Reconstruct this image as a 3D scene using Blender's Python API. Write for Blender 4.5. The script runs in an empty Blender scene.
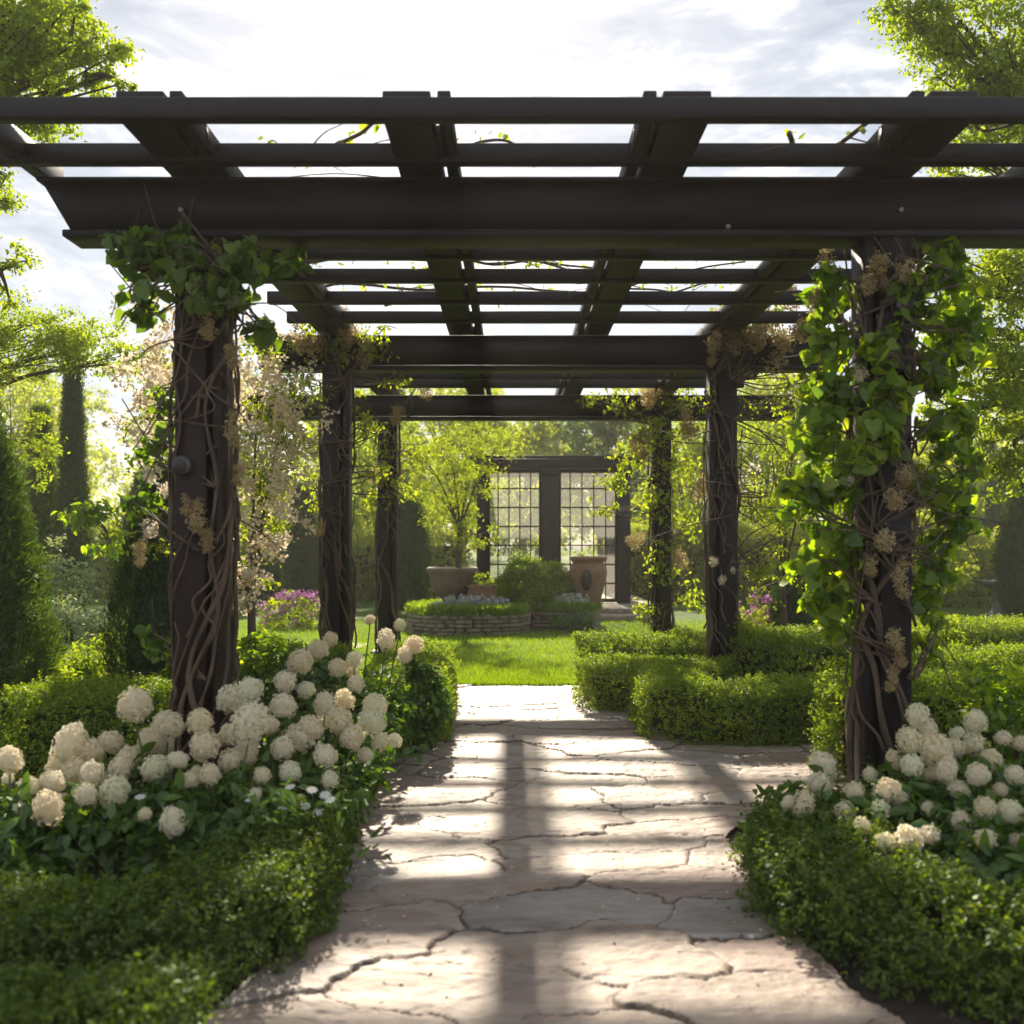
import bpy, math, random
import numpy as np
from mathutils import Vector, Matrix
R = math.radians
rng = np.random.default_rng(7)
random.seed(7)
S = bpy.context.scene
COL = S.collection
CAMZ = 1.4

def W(px, py, Y):            # a point seen at this place of the photograph when it stands Y metres away
    return np.array([(px - 512) / 1000.0 * Y, Y, CAMZ + (540 - py) / 1000.0 * Y])

# ------------------------------------------------------------------ mesh helpers
class MB:
    def __init__(s): s.V = []; s.F = {}; s.n = 0
    def add(s, V, F):
        V = np.asarray(V, float).reshape(-1, 3)
        if isinstance(F, np.ndarray): groups = {F.shape[1]: [F]}
        else:
            groups = {}
            for f in F: groups.setdefault(len(f), []).append([f])
        for k, fs in groups.items():
            s.F.setdefault(k, []).append(np.concatenate([np.asarray(f) for f in fs]) + s.n)
        s.V.append(V); s.n += len(V); return s
    def mesh(s, name, org=(0, 0, 0), smooth=False):
        V = np.concatenate(s.V) - np.asarray(org)
        me = bpy.data.meshes.new(name)
        me.vertices.add(len(V)); me.vertices.foreach_set('co', V.astype(np.float32).ravel())
        li = []; st = []; pos = 0
        for k, fs in s.F.items():
            f = np.concatenate(fs); li.append(f.ravel())
            st.append(pos + np.arange(len(f)) * k); pos += f.size
        li = np.concatenate(li); st = np.concatenate(st)
        me.loops.add(len(li)); me.loops.foreach_set('vertex_index', li.astype(np.int32))
        me.polygons.add(len(st)); me.polygons.foreach_set('loop_start', st.astype(np.int32))
        me.update(calc_edges=True)
        if smooth: me.polygons.foreach_set('use_smooth', np.ones(len(st), bool))
        return me

def wloc(o):
    v = Vector((0, 0, 0))
    while o: v += o.location; o = o.parent
    return v

def tag(o, label=None, cat=None, group=None, kind=None):
    if label: o['label'] = label
    if cat: o['category'] = cat
    if group: o['group'] = group
    if kind: o['kind'] = kind
    return o

def thing(name, loc, label, cat, group=None):
    o = bpy.data.objects.new(name, None); COL.objects.link(o); o.location = loc
    o.empty_display_size = .1
    return tag(o, label, cat, group)

def build(mb, name, mat, parent=None, smooth=False, loc=None):
    org = wloc(parent) if parent else (Vector(loc) if loc is not None else Vector((0, 0, 0)))
    me = mb.mesh(name, tuple(org), smooth); me.materials.append(mat)
    o = bpy.data.objects.new(name, me); COL.objects.link(o)
    if parent: o.parent = parent
    elif loc is not None: o.location = loc
    return o

def box(x0, x1, y0, y1, z0, z1, bev=0.0):
    """box; with bev > 0 all its edges are chamfered"""
    if bev <= 0:
        V = [(x, y, z) for z in (z0, z1) for y in (y0, y1) for x in (x0, x1)]
        return np.array(V, float), [(0, 2, 3, 1), (4, 5, 7, 6), (0, 1, 5, 4), (2, 6, 7, 3), (0, 4, 6, 2), (1, 3, 7, 5)]
    V = []; idx = {}
    for sx in (0, 1):
        for sy in (0, 1):
            for sz in (0, 1):
                c = (x1 if sx else x0, y1 if sy else y0, z1 if sz else z0)
                d = (-bev if sx else bev, -bev if sy else bev, -bev if sz else bev)
                for a in range(3):
                    p = list(c)
                    for b in range(3):
                        if b != a: p[b] += d[b]
                    idx[(sx, sy, sz, a)] = len(V); V.append(p)
    F = []
    def oriented(f):
        c = np.mean([V[i] for i in f], axis=0); ctr = np.array([(x0+x1)/2, (y0+y1)/2, (z0+z1)/2])
        n = np.cross(np.array(V[f[1]]) - V[f[0]], np.array(V[f[2]]) - V[f[0]])
        return tuple(f) if np.dot(n, c - ctr) > 0 else tuple(f[::-1])
    for a in range(3):
        b, c = [k for k in range(3) if k != a]
        for s in (0, 1):
            q = []
            for (u, v) in ((0, 0), (1, 0), (1, 1), (0, 1)):
                k = [0, 0, 0]; k[a] = s; k[b] = u; k[c] = v; q.append(idx[(*k, a)])
            F.append(oriented(q))
        for u in (0, 1):
            for v in (0, 1):
                k0 = [0, 0, 0]; k0[b] = u; k0[c] = v; k1 = list(k0); k1[a] = 1; k0[a] = 0
                F.append(oriented([idx[(*k0, b)], idx[(*k1, b)], idx[(*k1, c)], idx[(*k0, c)]]))
    for sx in (0, 1):
        for sy in (0, 1):
            for sz in (0, 1): F.append(oriented([idx[(sx, sy, sz, a)] for a in range(3)]))
    return np.array(V, float), F

def tube(P, rad, k=6, cap=True):
    P = np.asarray(P, float); n = len(P)
    rad = np.broadcast_to(np.asarray(rad, float), (n,))
    T = np.gradient(P, axis=0); T /= np.linalg.norm(T, axis=1)[:, None] + 1e-9
    a = np.array([0.3, 0.9, 0.1]) if abs(T[0][2]) > .8 else np.array([0.1, 0.2, 1.0])
    V = []
    for i in range(n):
        u = a - T[i] * np.dot(a, T[i]); u /= np.linalg.norm(u) + 1e-9; a = u
        v = np.cross(T[i], u)
        th = np.arange(k) / k * 2 * math.pi
        V.append(P[i] + rad[i] * (np.cos(th)[:, None] * u + np.sin(th)[:, None] * v))
    V = np.concatenate(V)
    F = [(i*k + j, i*k + (j+1) % k, (i+1)*k + (j+1) % k, (i+1)*k + j) for i in range(n-1) for j in range(k)]
    if cap: F += [tuple(range(k))[::-1], tuple((n-1)*k + j for j in range(k))]
    return V, F

def smooth_path(P, m=24):
    P = np.asarray(P, float); n = len(P)
    if n < 3: return P
    Q = np.vstack([2*P[0]-P[1], P, 2*P[-1]-P[-2]]); out = []
    for i in range(1, n):
        p0, p1, p2, p3 = Q[i-1], Q[i], Q[i+1], Q[i+2]
        kk = max(2, m // (n-1))
        for t in np.linspace(0, 1, kk, endpoint=(i == n-1)):
            out.append(.5*((2*p1)+(-p0+p2)*t+(2*p0-5*p1+4*p2-p3)*t*t+(-p0+3*p1-3*p2+p3)*t**3))
    return np.array(out)

def lathe(prof, c, k=40):
    prof = np.asarray(prof, float); th = np.arange(k)/k*2*math.pi
    V = np.concatenate([np.stack([c[0]+r*np.cos(th), c[1]+r*np.sin(th), np.full(k, c[2]+z)], 1) for r, z in prof])
    n = len(prof)
    F = [(i*k+j, i*k+(j+1) % k, (i+1)*k+(j+1) % k, (i+1)*k+j) for i in range(n-1) for j in range(k)]
    return V, F

def nz(P, s, seed=0):        # cheap smooth noise, about -1..1
    P = np.asarray(P) * s + seed * 7.13
    x, y = P[..., 0], P[..., 1]; z = P[..., 2] if P.shape[-1] > 2 else 0 * x
    a = np.sin(x*1.7+1.3*np.sin(y*1.1+z*.7)+.5) * np.sin(y*1.9+1.1*np.sin(z*1.3+x*.6)+1.7)
    b = np.sin(x*3.9+2.1*np.sin(y*2.3)+z*2.1) * np.cos(y*3.3+1.7*np.sin(x*2.7+z*3.1))
    c = np.sin(z*2.9+x*1.3+1.2*np.sin(y*1.9)) 
    return (a*.55 + b*.3 + c*.3)

# leaf templates: x across, y along, z up
def T_small(w=.5, f=.12):
    return np.array([(0, 0, 0), (w/2, .45, f), (0, 1, 0), (-w/2, .45, f)]), np.array([[0, 1, 2, 3]])
def T_leaf(w=.55, f=.1, d=.15):
    return (np.array([(0, 0, 0), (w/2, .3, f), (w*.36, .72, f*.6-d*.5), (0, 1, -d), (-w*.36, .72, f*.6-d*.5), (-w/2, .3, f)]),
            np.array([[0, 1, 2, 3], [0, 3, 4, 5]]))
def T_round(f=.12, d=.2):   # broad, heart shaped, shallow lobes
    V = [(0, .08, 0), (.28, -.04, f*.6), (.52, .2, f), (.42, .5, f*.7), (.3, .72, 0), (0, 1.02, -d),
         (-.3, .72, 0), (-.42, .5, f*.7), (-.52, .2, f), (-.28, -.04, f*.6), (0, .52, -.03)]
    return np.array(V), np.array([[0, 1, 2, 10], [10, 2, 3, 4], [10, 4, 5, 5], [10, 5, 6, 6], [10, 6, 7, 8], [0, 10, 8, 9]])
def unit(a): return a / (np.linalg.norm(a, axis=-1, keepdims=True) + 1e-9)

def leaves(mb, tpl, pos, nrm, size, axis=None):
    V, F = tpl; n = len(pos)
    if n == 0: return
    N = unit(nrm)
    A = rng.normal(size=(n, 3)) if axis is None else axis
    A = unit(A - N * (A*N).sum(1)[:, None]); X = np.cross(A, N)
    size = np.broadcast_to(size, (n,))
    out = pos[:, None, :] + size[:, None, None] * (V[None, :, 0:1]*X[:, None, :] + V[None, :, 1:2]*A[:, None, :] + V[None, :, 2:3]*N[:, None, :])
    k = len(V)
    FF = (F[None] + (np.arange(n)*k)[:, None, None]).reshape(-1, F.shape[1])
    if (F[:, 2] == F[:, 3]).any():
        for f in F:
            g = f[:3] if f[2] == f[3] else f
            mb.F.setdefault(len(g), []).append((g[None] + (np.arange(n)*k)[:, None]) + mb.n)
        mb.V.append(out.reshape(-1, 3)); mb.n += n*k
    else: mb.add(out.reshape(-1, 3), FF)

# ------------------------------------------------------------------ materials
def mat(name):
    m = bpy.data.materials.new(name); m.use_nodes = True
    nt = m.node_tree; nt.nodes.clear()
    return m, nt, nt.nodes.new('ShaderNodeOutputMaterial')
def N(nt, t, **kw):
    n = nt.nodes.new(t)
    for k, v in kw.items():
        if k in n.inputs: n.inputs[k].default_value = v
        else: setattr(n, k, v)
    return n
def L(nt, a, b): nt.links.new(a, b)
def ramp(nt, stops):
    r = nt.nodes.new('ShaderNodeValToRGB'); e = r.color_ramp.elements
    while len(e) > 1: e.remove(e[-1])
    e[0].position = stops[0][0]; e[0].color = (*stops[0][1], 1)
    for p, c in stops[1:]:
        x = e.new(p); x.color = (*c, 1)
    return r

def leaf_mat(name, cols, trans=.4, gloss=.035, rough=.5, nscale=2.5):
    """cols: dark..bright leaf colours; picked per leaf and drifting slowly across the plant"""
    m, nt, out = mat(name)
    g = N(nt, 'ShaderNodeNewGeometry'); tc = N(nt, 'ShaderNodeTexCoord')
    no = N(nt, 'ShaderNodeTexNoise', Scale=nscale, Detail=2.0)
    L(nt, tc.outputs['Object'], no.inputs['Vector'])
    mr = N(nt, 'ShaderNodeMath', operation='MULTIPLY_ADD'); mr.inputs[1].default_value = .55; L(nt, g.outputs['Random Per Island'], mr.inputs[0])
    m2 = N(nt, 'ShaderNodeMath', operation='MULTIPLY'); m2.inputs[1].default_value = .5; L(nt, no.outputs['Fac'], m2.inputs[0])
    L(nt, m2.outputs[0], mr.inputs[2])
    k = len(cols); rp = ramp(nt, [(.12 + .78*i/(k-1), (c[0]*1.58, c[1]*1.42, c[2]*1.0)) for i, c in enumerate(cols)])
    L(nt, mr.outputs[0], rp.inputs['Fac'])
    di = N(nt, 'ShaderNodeBsdfDiffuse'); tr = N(nt, 'ShaderNodeBsdfTranslucent'); gl = N(nt, 'ShaderNodeBsdfGlossy', Roughness=rough)
    gl.inputs['Color'].default_value = (.75, .8, .75, 1)
    hs = N(nt, 'ShaderNodeMixRGB', blend_type='MULTIPLY'); hs.inputs[0].default_value = 1; hs.inputs[2].default_value = (2.15, 2.05, .5, 1)
    L(nt, rp.outputs['Color'], di.inputs['Color']); L(nt, rp.outputs['Color'], hs.inputs[1]); L(nt, hs.outputs[0], tr.inputs['Color'])
    a = N(nt, 'ShaderNodeMixShader'); a.inputs[0].default_value = trans
    L(nt, di.outputs[0], a.inputs[1]); L(nt, tr.outputs[0], a.inputs[2])
    b = N(nt, 'ShaderNodeMixShader'); b.inputs[0].default_value = gloss
    L(nt, a.outputs[0], b.inputs[1]); L(nt, gl.outputs[0], b.inputs[2]); L(nt, b.outputs[0], out.inputs[0])
    return m

def solid_mat(name, cols, rough=.6, scale=6, bump=.3, metal=0, bscale=None, spec=.5, stretch=(1, 1, 1)):
    m, nt, out = mat(name)
    tc = N(nt, 'ShaderNodeTexCoord'); mp = N(nt, 'ShaderNodeMapping'); mp.inputs['Scale'].default_value = stretch
    L(nt, tc.outputs['Object'], mp.inputs[0])
    no = N(nt, 'ShaderNodeTexNoise', Scale=scale, Detail=6.0, Roughness=.6); L(nt, mp.outputs[0], no.inputs['Vector'])
    k = len(cols); rp = ramp(nt, [(.3 + .4*i/max(1, k-1), c) for i, c in enumerate(cols)]); L(nt, no.outputs['Fac'], rp.inputs['Fac'])
    p = N(nt, 'ShaderNodeBsdfPrincipled', Roughness=rough, Metallic=metal); p.inputs['Specular IOR Level'].default_value = spec
    L(nt, rp.outputs['Color'], p.inputs['Base Color'])
    n2 = N(nt, 'ShaderNodeTexNoise', Scale=bscale or scale*6, Detail=5.0); L(nt, mp.outputs[0], n2.inputs['Vector'])
    rr = N(nt, 'ShaderNodeMapRange'); rr.inputs['To Min'].default_value = rough*.8; rr.inputs['To Max'].default_value = min(1, rough*1.25)
    L(nt, n2.outputs['Fac'], rr.inputs['Value']); L(nt, rr.outputs[0], p.inputs['Roughness'])
    b = N(nt, 'ShaderNodeBump', Strength=bump, Distance=.01); L(nt, n2.outputs['Fac'], b.inputs['Height']); L(nt, b.outputs[0], p.inputs['Normal'])
    L(nt, p.outputs[0], out.inputs[0]); return m

def petal_mat(name, cols, trans=.35):
    m, nt, out = mat(name)
    g = N(nt, 'ShaderNodeNewGeometry'); oi = N(nt, 'ShaderNodeObjectInfo')
    a = N(nt, 'ShaderNodeMath', operation='MULTIPLY'); a.inputs[1].default_value = .35; L(nt, g.outputs['Random Per Island'], a.inputs[0])
    b = N(nt, 'ShaderNodeMath', operation='MULTIPLY_ADD'); b.inputs[1].default_value = .65; L(nt, oi.outputs['Random'], b.inputs[0]); L(nt, a.outputs[0], b.inputs[2])
    rp = ramp(nt, [(i/(len(cols)-1), c) for i, c in enumerate(cols)]); L(nt, b.outputs[0], rp.inputs['Fac'])
    di = N(nt, 'ShaderNodeBsdfDiffuse'); tr = N(nt, 'ShaderNodeBsdfTranslucent')
    L(nt, rp.outputs[0], di.inputs[0]); L(nt, rp.outputs[0], tr.inputs[0])
    x = N(nt, 'ShaderNodeMixShader'); x.inputs[0].default_value = trans
    L(nt, di.outputs[0], x.inputs[1]); L(nt, tr.outputs[0], x.inputs[2]); L(nt, x.outputs[0], out.inputs[0]); return m

M = {}
M['steel'] = solid_mat('painted_steel', [(.008, .0058, .0068), (.016, .0115, .0128), (.01, .0075, .0085)], rough=.5, scale=5, bump=.15, bscale=45, spec=.35, stretch=(.3, 1, 1))
M['steel_brown'] = solid_mat('brown_painted_steel', [(.022, .013, .011), (.04, .024, .019)], rough=.55, scale=4, bump=.1, bscale=50, spec=.25)
M['bolt'] = solid_mat('bolt_metal', [(.25, .23, .21), (.4, .38, .36)], rough=.45, scale=20, bump=.1, metal=.6)
M['bark'] = solid_mat('bark', [(.05, .035, .025), (.13, .095, .07)], rough=.85, scale=14, bump=.9, stretch=(1, 1, .25))
M['vinebark'] = solid_mat('vine_bark', [(.06, .04, .028), (.17, .115, .08)], rough=.85, scale=18, bump=.9, stretch=(1, 1, .3))
M['twig'] = solid_mat('hedge_twigs', [(.035, .05, .012), (.055, .075, .02)], rough=.95, scale=12, bump=.6, spec=.05)
M['soil'] = solid_mat('mulch', [(.018, .012, .008), (.05, .034, .022)], rough=.95, scale=22, bump=1.0, bscale=90)
M['terra'] = solid_mat('weathered_terracotta', [(.12, .085, .065), (.2, .15, .115)], rough=.8, scale=7, bump=.4)
M['tan'] = solid_mat('tan_terracotta', [(.2, .1, .065), (.29, .165, .115)], rough=.8, scale=7, bump=.4)
M['stone'] = solid_mat('ledge_stone', [(.13, .1, .08), (.26, .21, .17), (.34, .28, .24)], rough=.85, scale=5, bump=.7)
M['greystone'] = solid_mat('grey_stone', [(.09, .09, .085), (.16, .155, .15)], rough=.85, scale=8, bump=.6)
M['paving'] = solid_mat('pale_paving', [(.34, .3, .26), (.48, .43, .38)], rough=.8, scale=3, bump=.3)
M['cavity'] = solid_mat('recess_shade_and_lens', [(.03, .02, .018), (.05, .035, .03)], rough=.5, scale=8, bump=.2)  # near-black: painted shade of the jar recess, also the lamp lens glass
M['lampmetal'] = solid_mat('lamp_metal', [(.06, .065, .07), (.1, .105, .11)], rough=.4, scale=12, bump=.1, metal=.5)
# foliage
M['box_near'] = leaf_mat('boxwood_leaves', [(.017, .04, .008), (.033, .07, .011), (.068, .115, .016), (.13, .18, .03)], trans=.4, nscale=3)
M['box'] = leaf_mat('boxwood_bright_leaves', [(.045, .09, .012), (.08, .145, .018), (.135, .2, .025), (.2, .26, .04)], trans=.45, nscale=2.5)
M['hyd'] = leaf_mat('hydrangea_leaves', [(.02, .055, .014), (.045, .1, .022), (.085, .16, .035)], trans=.33, gloss=.05, rough=.45)
M['vine'] = leaf_mat('vine_leaves', [(.03, .07, .012), (.06, .125, .015), (.12, .2, .02), (.22, .28, .03)], trans=.55, gloss=.04)
M['vine_dark'] = leaf_mat('ivy_leaves', [(.03, .07, .014), (.055, .115, .02), (.12, .19, .028)], trans=.5, gloss=.05)
M['airy'] = leaf_mat('airy_leaves', [(.07, .12, .02), (.13, .19, .03), (.2, .25, .05)], trans=.5)
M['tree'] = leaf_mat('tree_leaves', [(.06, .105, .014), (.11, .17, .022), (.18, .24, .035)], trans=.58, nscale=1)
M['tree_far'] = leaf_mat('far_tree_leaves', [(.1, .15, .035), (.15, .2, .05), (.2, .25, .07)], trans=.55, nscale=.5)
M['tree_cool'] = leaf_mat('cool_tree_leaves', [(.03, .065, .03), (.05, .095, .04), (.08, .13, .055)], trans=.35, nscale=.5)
M['conifer'] = leaf_mat('conifer_needles', [(.012, .032, .012), (.022, .052, .018), (.04, .08, .025)], trans=.22, gloss=.04)
M['conifer_soft'] = leaf_mat('soft_conifer_needles', [(.018, .045, .014), (.035, .075, .018), (.075, .12, .025)], trans=.35, gloss=.04)
M['silver'] = leaf_mat('silver_leaves', [(.14, .2, .17), (.22, .3, .26), (.32, .4, .36)], trans=.15)
M['grass'] = leaf_mat('grass_blades', [(.05, .1, .012), (.09, .16, .016), (.14, .21, .025)], trans=.45, nscale=1.2)
M['cream'] = petal_mat('cream_petals', [(.9, .82, .62), (.92, .88, .74), (.9, .78, .56), (.88, .88, .68), (.94, .91, .8)], .5)
M['peach'] = petal_mat('peach_petals', [(.74, .62, .42), (.86, .78, .62), (.8, .68, .5)], .45)
M['dry'] = petal_mat('dry_blossom', [(.38, .27, .13), (.52, .41, .21), (.62, .52, .31)], .4)
M['whitefl'] = petal_mat('white_petals', [(.84, .82, .76), (.88, .86, .82)], .3)
M['purple'] = petal_mat('purple_petals', [(.3, .1, .3), (.5, .22, .45), (.4, .12, .38)], .35)
M['lavender'] = petal_mat('lavender_petals', [(.5, .5, .62), (.66, .64, .72), (.8, .8, .82)], .3)

def glass_mat():
    m, nt, out = mat('window_glass')
    t = N(nt, 'ShaderNodeBsdfTransparent'); t.inputs[0].default_value = (.93, .95, .92, 1)
    g = N(nt, 'ShaderNodeBsdfGlossy', Roughness=.03); f = N(nt, 'ShaderNodeFresnel', IOR=1.45)
    fr_ = N(nt, 'ShaderNodeBsdfTranslucent'); fr_.inputs[0].default_value = (.9, .88, .78, 1); fm_ = N(nt, 'ShaderNodeMixShader'); fm_.inputs[0].default_value = .12; L(nt, t.outputs[0], fm_.inputs[1]); L(nt, fr_.outputs[0], fm_.inputs[2])
    x = N(nt, 'ShaderNodeMixShader'); L(nt, f.outputs[0], x.inputs[0]); L(nt, fm_.outputs[0], x.inputs[1]); L(nt, g.outputs[0], x.inputs[2])
    L(nt, x.outputs[0], out.inputs[0]); return m
M['glass'] = glass_mat()

def flag_mat():
    m, nt, out = mat('flagstone')
    tc = N(nt, 'ShaderNodeTexCoord'); at = N(nt, 'ShaderNodeAttribute', attribute_name='stone'); jt = N(nt, 'ShaderNodeAttribute', attribute_name='joint')
    base = ramp(nt, [(0, (.24, .205, .18)), (.2, (.33, .255, .205)), (.4, (.355, .3, .25)), (.6, (.29, .21, .175)), (.8, (.335, .29, .25)), (1, (.265, .24, .23))])
    L(nt, at.outputs['Fac'], base.inputs['Fac'])
    mp = N(nt, 'ShaderNodeMapping'); mp.inputs['Scale'].default_value = (1, 2.4, 1); mp.inputs['Rotation'].default_value = (0, 0, .12)
    # shift the pattern from stone to stone
    sh = N(nt, 'ShaderNodeVectorMath', operation='MULTIPLY_ADD'); cb = N(nt, 'ShaderNodeCombineXYZ')
    L(nt, at.outputs['Fac'], cb.inputs[0]); L(nt, at.outputs['Fac'], cb.inputs[2])
    L(nt, cb.outputs[0], sh.inputs[0]); sh.inputs[1].default_value = (17, 0, 9); L(nt, tc.outputs['Object'], sh.inputs[2]); L(nt, sh.outputs[0], mp.inputs[0])
    n1 = N(nt, 'ShaderNodeTexNoise', Scale=2.2, Detail=8.0, Roughness=.62, Distortion=.8); L(nt, mp.outputs[0], n1.inputs['Vector'])
    v1 = ramp(nt, [(.3, (.5, .44, .4)), (.44, (.82, .77, .73)), (.55, (1, 1, 1)), (.7, (1.15, 1.06, .97))]); L(nt, n1.outputs['Fac'], v1.inputs['Fac'])
    mu = N(nt, 'ShaderNodeMixRGB', blend_type='MULTIPLY'); mu.inputs[0].default_value = .9
    L(nt, base.outputs[0], mu.inputs[1]); L(nt, v1.outputs[0], mu.inputs[2])
    nf = N(nt, 'ShaderNodeTexNoise', Scale=11.0, Detail=10.0, Roughness=.72); L(nt, mp.outputs[0], nf.inputs['Vector'])
    vf = ramp(nt, [(.32, (.68, .64, .6)), (.5, (1, 1, 1)), (.66, (1.1, 1.08, 1.06))]); L(nt, nf.outputs['Fac'], vf.inputs['Fac'])
    mu2 = N(nt, 'ShaderNodeMixRGB', blend_type='MULTIPLY'); mu2.inputs[0].default_value = 1; L(nt, mu.outputs[0], mu2.inputs[1]); L(nt, vf.outputs[0], mu2.inputs[2]); mu = mu2
    # rusty stains
    n3 = N(nt, 'ShaderNodeTexNoise', Scale=1.3, Detail=5.0, Roughness=.7, Distortion=1.2); L(nt, mp.outputs[0], n3.inputs['Vector'])
    r3 = ramp(nt, [(.54, (0, 0, 0)), (.68, (1, 1, 1))]); L(nt, n3.outputs['Fac'], r3.inputs['Fac'])
    ms = N(nt, 'ShaderNodeMixRGB', blend_type='MIX'); ms.inputs[2].default_value = (.3, .19, .13, 1)
    mm = N(nt, 'ShaderNodeMath', operation='MULTIPLY'); mm.inputs[1].default_value = .65; L(nt, r3.outputs[0], mm.inputs[0]); L(nt, mm.outputs[0], ms.inputs[0])
    L(nt, mu.outputs[0], ms.inputs[1])
    # joint
    jr = ramp(nt, [(.0, (0, 0, 0)), (.55, (.15, .15, .15)), (.95, (1, 1, 1))]); L(nt, jt.outputs['Fac'], jr.inputs['Fac'])
    mj = N(nt, 'ShaderNodeMixRGB', blend_type='MIX'); L(nt, jr.outputs[0], mj.inputs[0]); L(nt, ms.outputs[0], mj.inputs[1]); mj.inputs[2].default_value = (.13, .1, .08, 1)
    p = N(nt, 'ShaderNodeBsdfPrincipled', Roughness=.62); p.inputs['Specular IOR Level'].default_value = .4
    L(nt, mj.outputs[0], p.inputs['Base Color'])
    rr = N(nt, 'ShaderNodeMapRange'); rr.inputs['To Min'].default_value = .45; rr.inputs['To Max'].default_value = .8; L(nt, n1.outputs['Fac'], rr.inputs['Value']); L(nt, rr.outputs[0], p.inputs['Roughness'])
    mp2 = N(nt, 'ShaderNodeMapping'); mp2.inputs['Scale'].default_value = (1, 1.6, 1); L(nt, sh.outputs[0], mp2.inputs[0])
    n4 = N(nt, 'ShaderNodeTexNoise', Scale=5.0, Detail=9.0, Roughness=.6, Distortion=.5); L(nt, mp2.outputs[0], n4.inputs['Vector'])
    vo = N(nt, 'ShaderNodeTexVoronoi', Scale=3.0); vo.feature = 'SMOOTH_F1'; L(nt, mp.outputs[0], vo.inputs['Vector'])
    ad = N(nt, 'ShaderNodeMath', operation='ADD'); L(nt, n4.outputs['Fac'], ad.inputs[0]); L(nt, vo.outputs['Distance'], ad.inputs[1])
    b = N(nt, 'ShaderNodeBump', Strength=.8, Distance=.022); L(nt, ad.outputs[0], b.inputs['Height']); L(nt, b.outputs[0], p.inputs['Normal'])
    L(nt, p.outputs[0], out.inputs[0]); return m
M['flag'] = flag_mat()

def lawn_mat():
    m, nt, out = mat('lawn_turf')
    tc = N(nt, 'ShaderNodeTexCoord')
    n1 = N(nt, 'ShaderNodeTexNoise', Scale=.9, Detail=8.0, Roughness=.65); L(nt, tc.outputs['Object'], n1.inputs['Vector'])
    r = ramp(nt, [(.3, (.035, .075, .01)), (.5, (.07, .125, .014)), (.7, (.12, .18, .022))]); L(nt, n1.outputs['Fac'], r.inputs['Fac'])
    p = N(nt, 'ShaderNodeBsdfPrincipled', Roughness=.9); p.inputs['Specular IOR Level'].default_value = .15
    L(nt, r.outputs[0], p.inputs['Base Color'])
    n2 = N(nt, 'ShaderNodeTexNoise', Scale=60.0, Detail=4.0); L(nt, tc.outputs['Object'], n2.inputs['Vector'])
    b = N(nt, 'ShaderNodeBump', Strength=.8, Distance=.03); L(nt, n2.outputs['Fac'], b.inputs['Height']); L(nt, b.outputs[0], p.inputs['Normal'])
    L(nt, p.outputs[0], out.inputs[0]); return m
M['lawn'] = lawn_mat()

# ------------------------------------------------------------------ the setting
def sheet(name, x0, x1, y0, y1, z, m, nx=2, ny=2, amp=0):
    xs = np.linspace(x0, x1, nx); ys = np.linspace(y0, y1, ny)
    X, Y = np.meshgrid(xs, ys); Z = np.full_like(X, z)
    if amp: Z += amp * nz(np.stack([X, Y, 0*X], -1), 3.0)
    V = np.stack([X, Y, Z], -1).reshape(-1, 3)
    i = np.arange(ny-1)[:, None]*nx + np.arange(nx-1)[None]
    F = np.stack([i, i+1, i+1+nx, i+nx], -1).reshape(-1, 4)
    mb = MB(); mb.add(V, F); o = build(mb, name, m, smooth=True); o['kind'] = 'structure'; return o
sheet('ground', -160, 160, -20, 260, 0, M['soil'], 60, 60)
sheet('bed_soil', -9, 9, -1, 9.3, .012, M['soil'], 400, 240, .008)
sheet('lawn', -60, 60, 9.42, 150, .022, M['lawn'], 60, 60)
sheet('side_path', -9, -1.9, 12.7, 13.3, .03, M['paving'])

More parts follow.
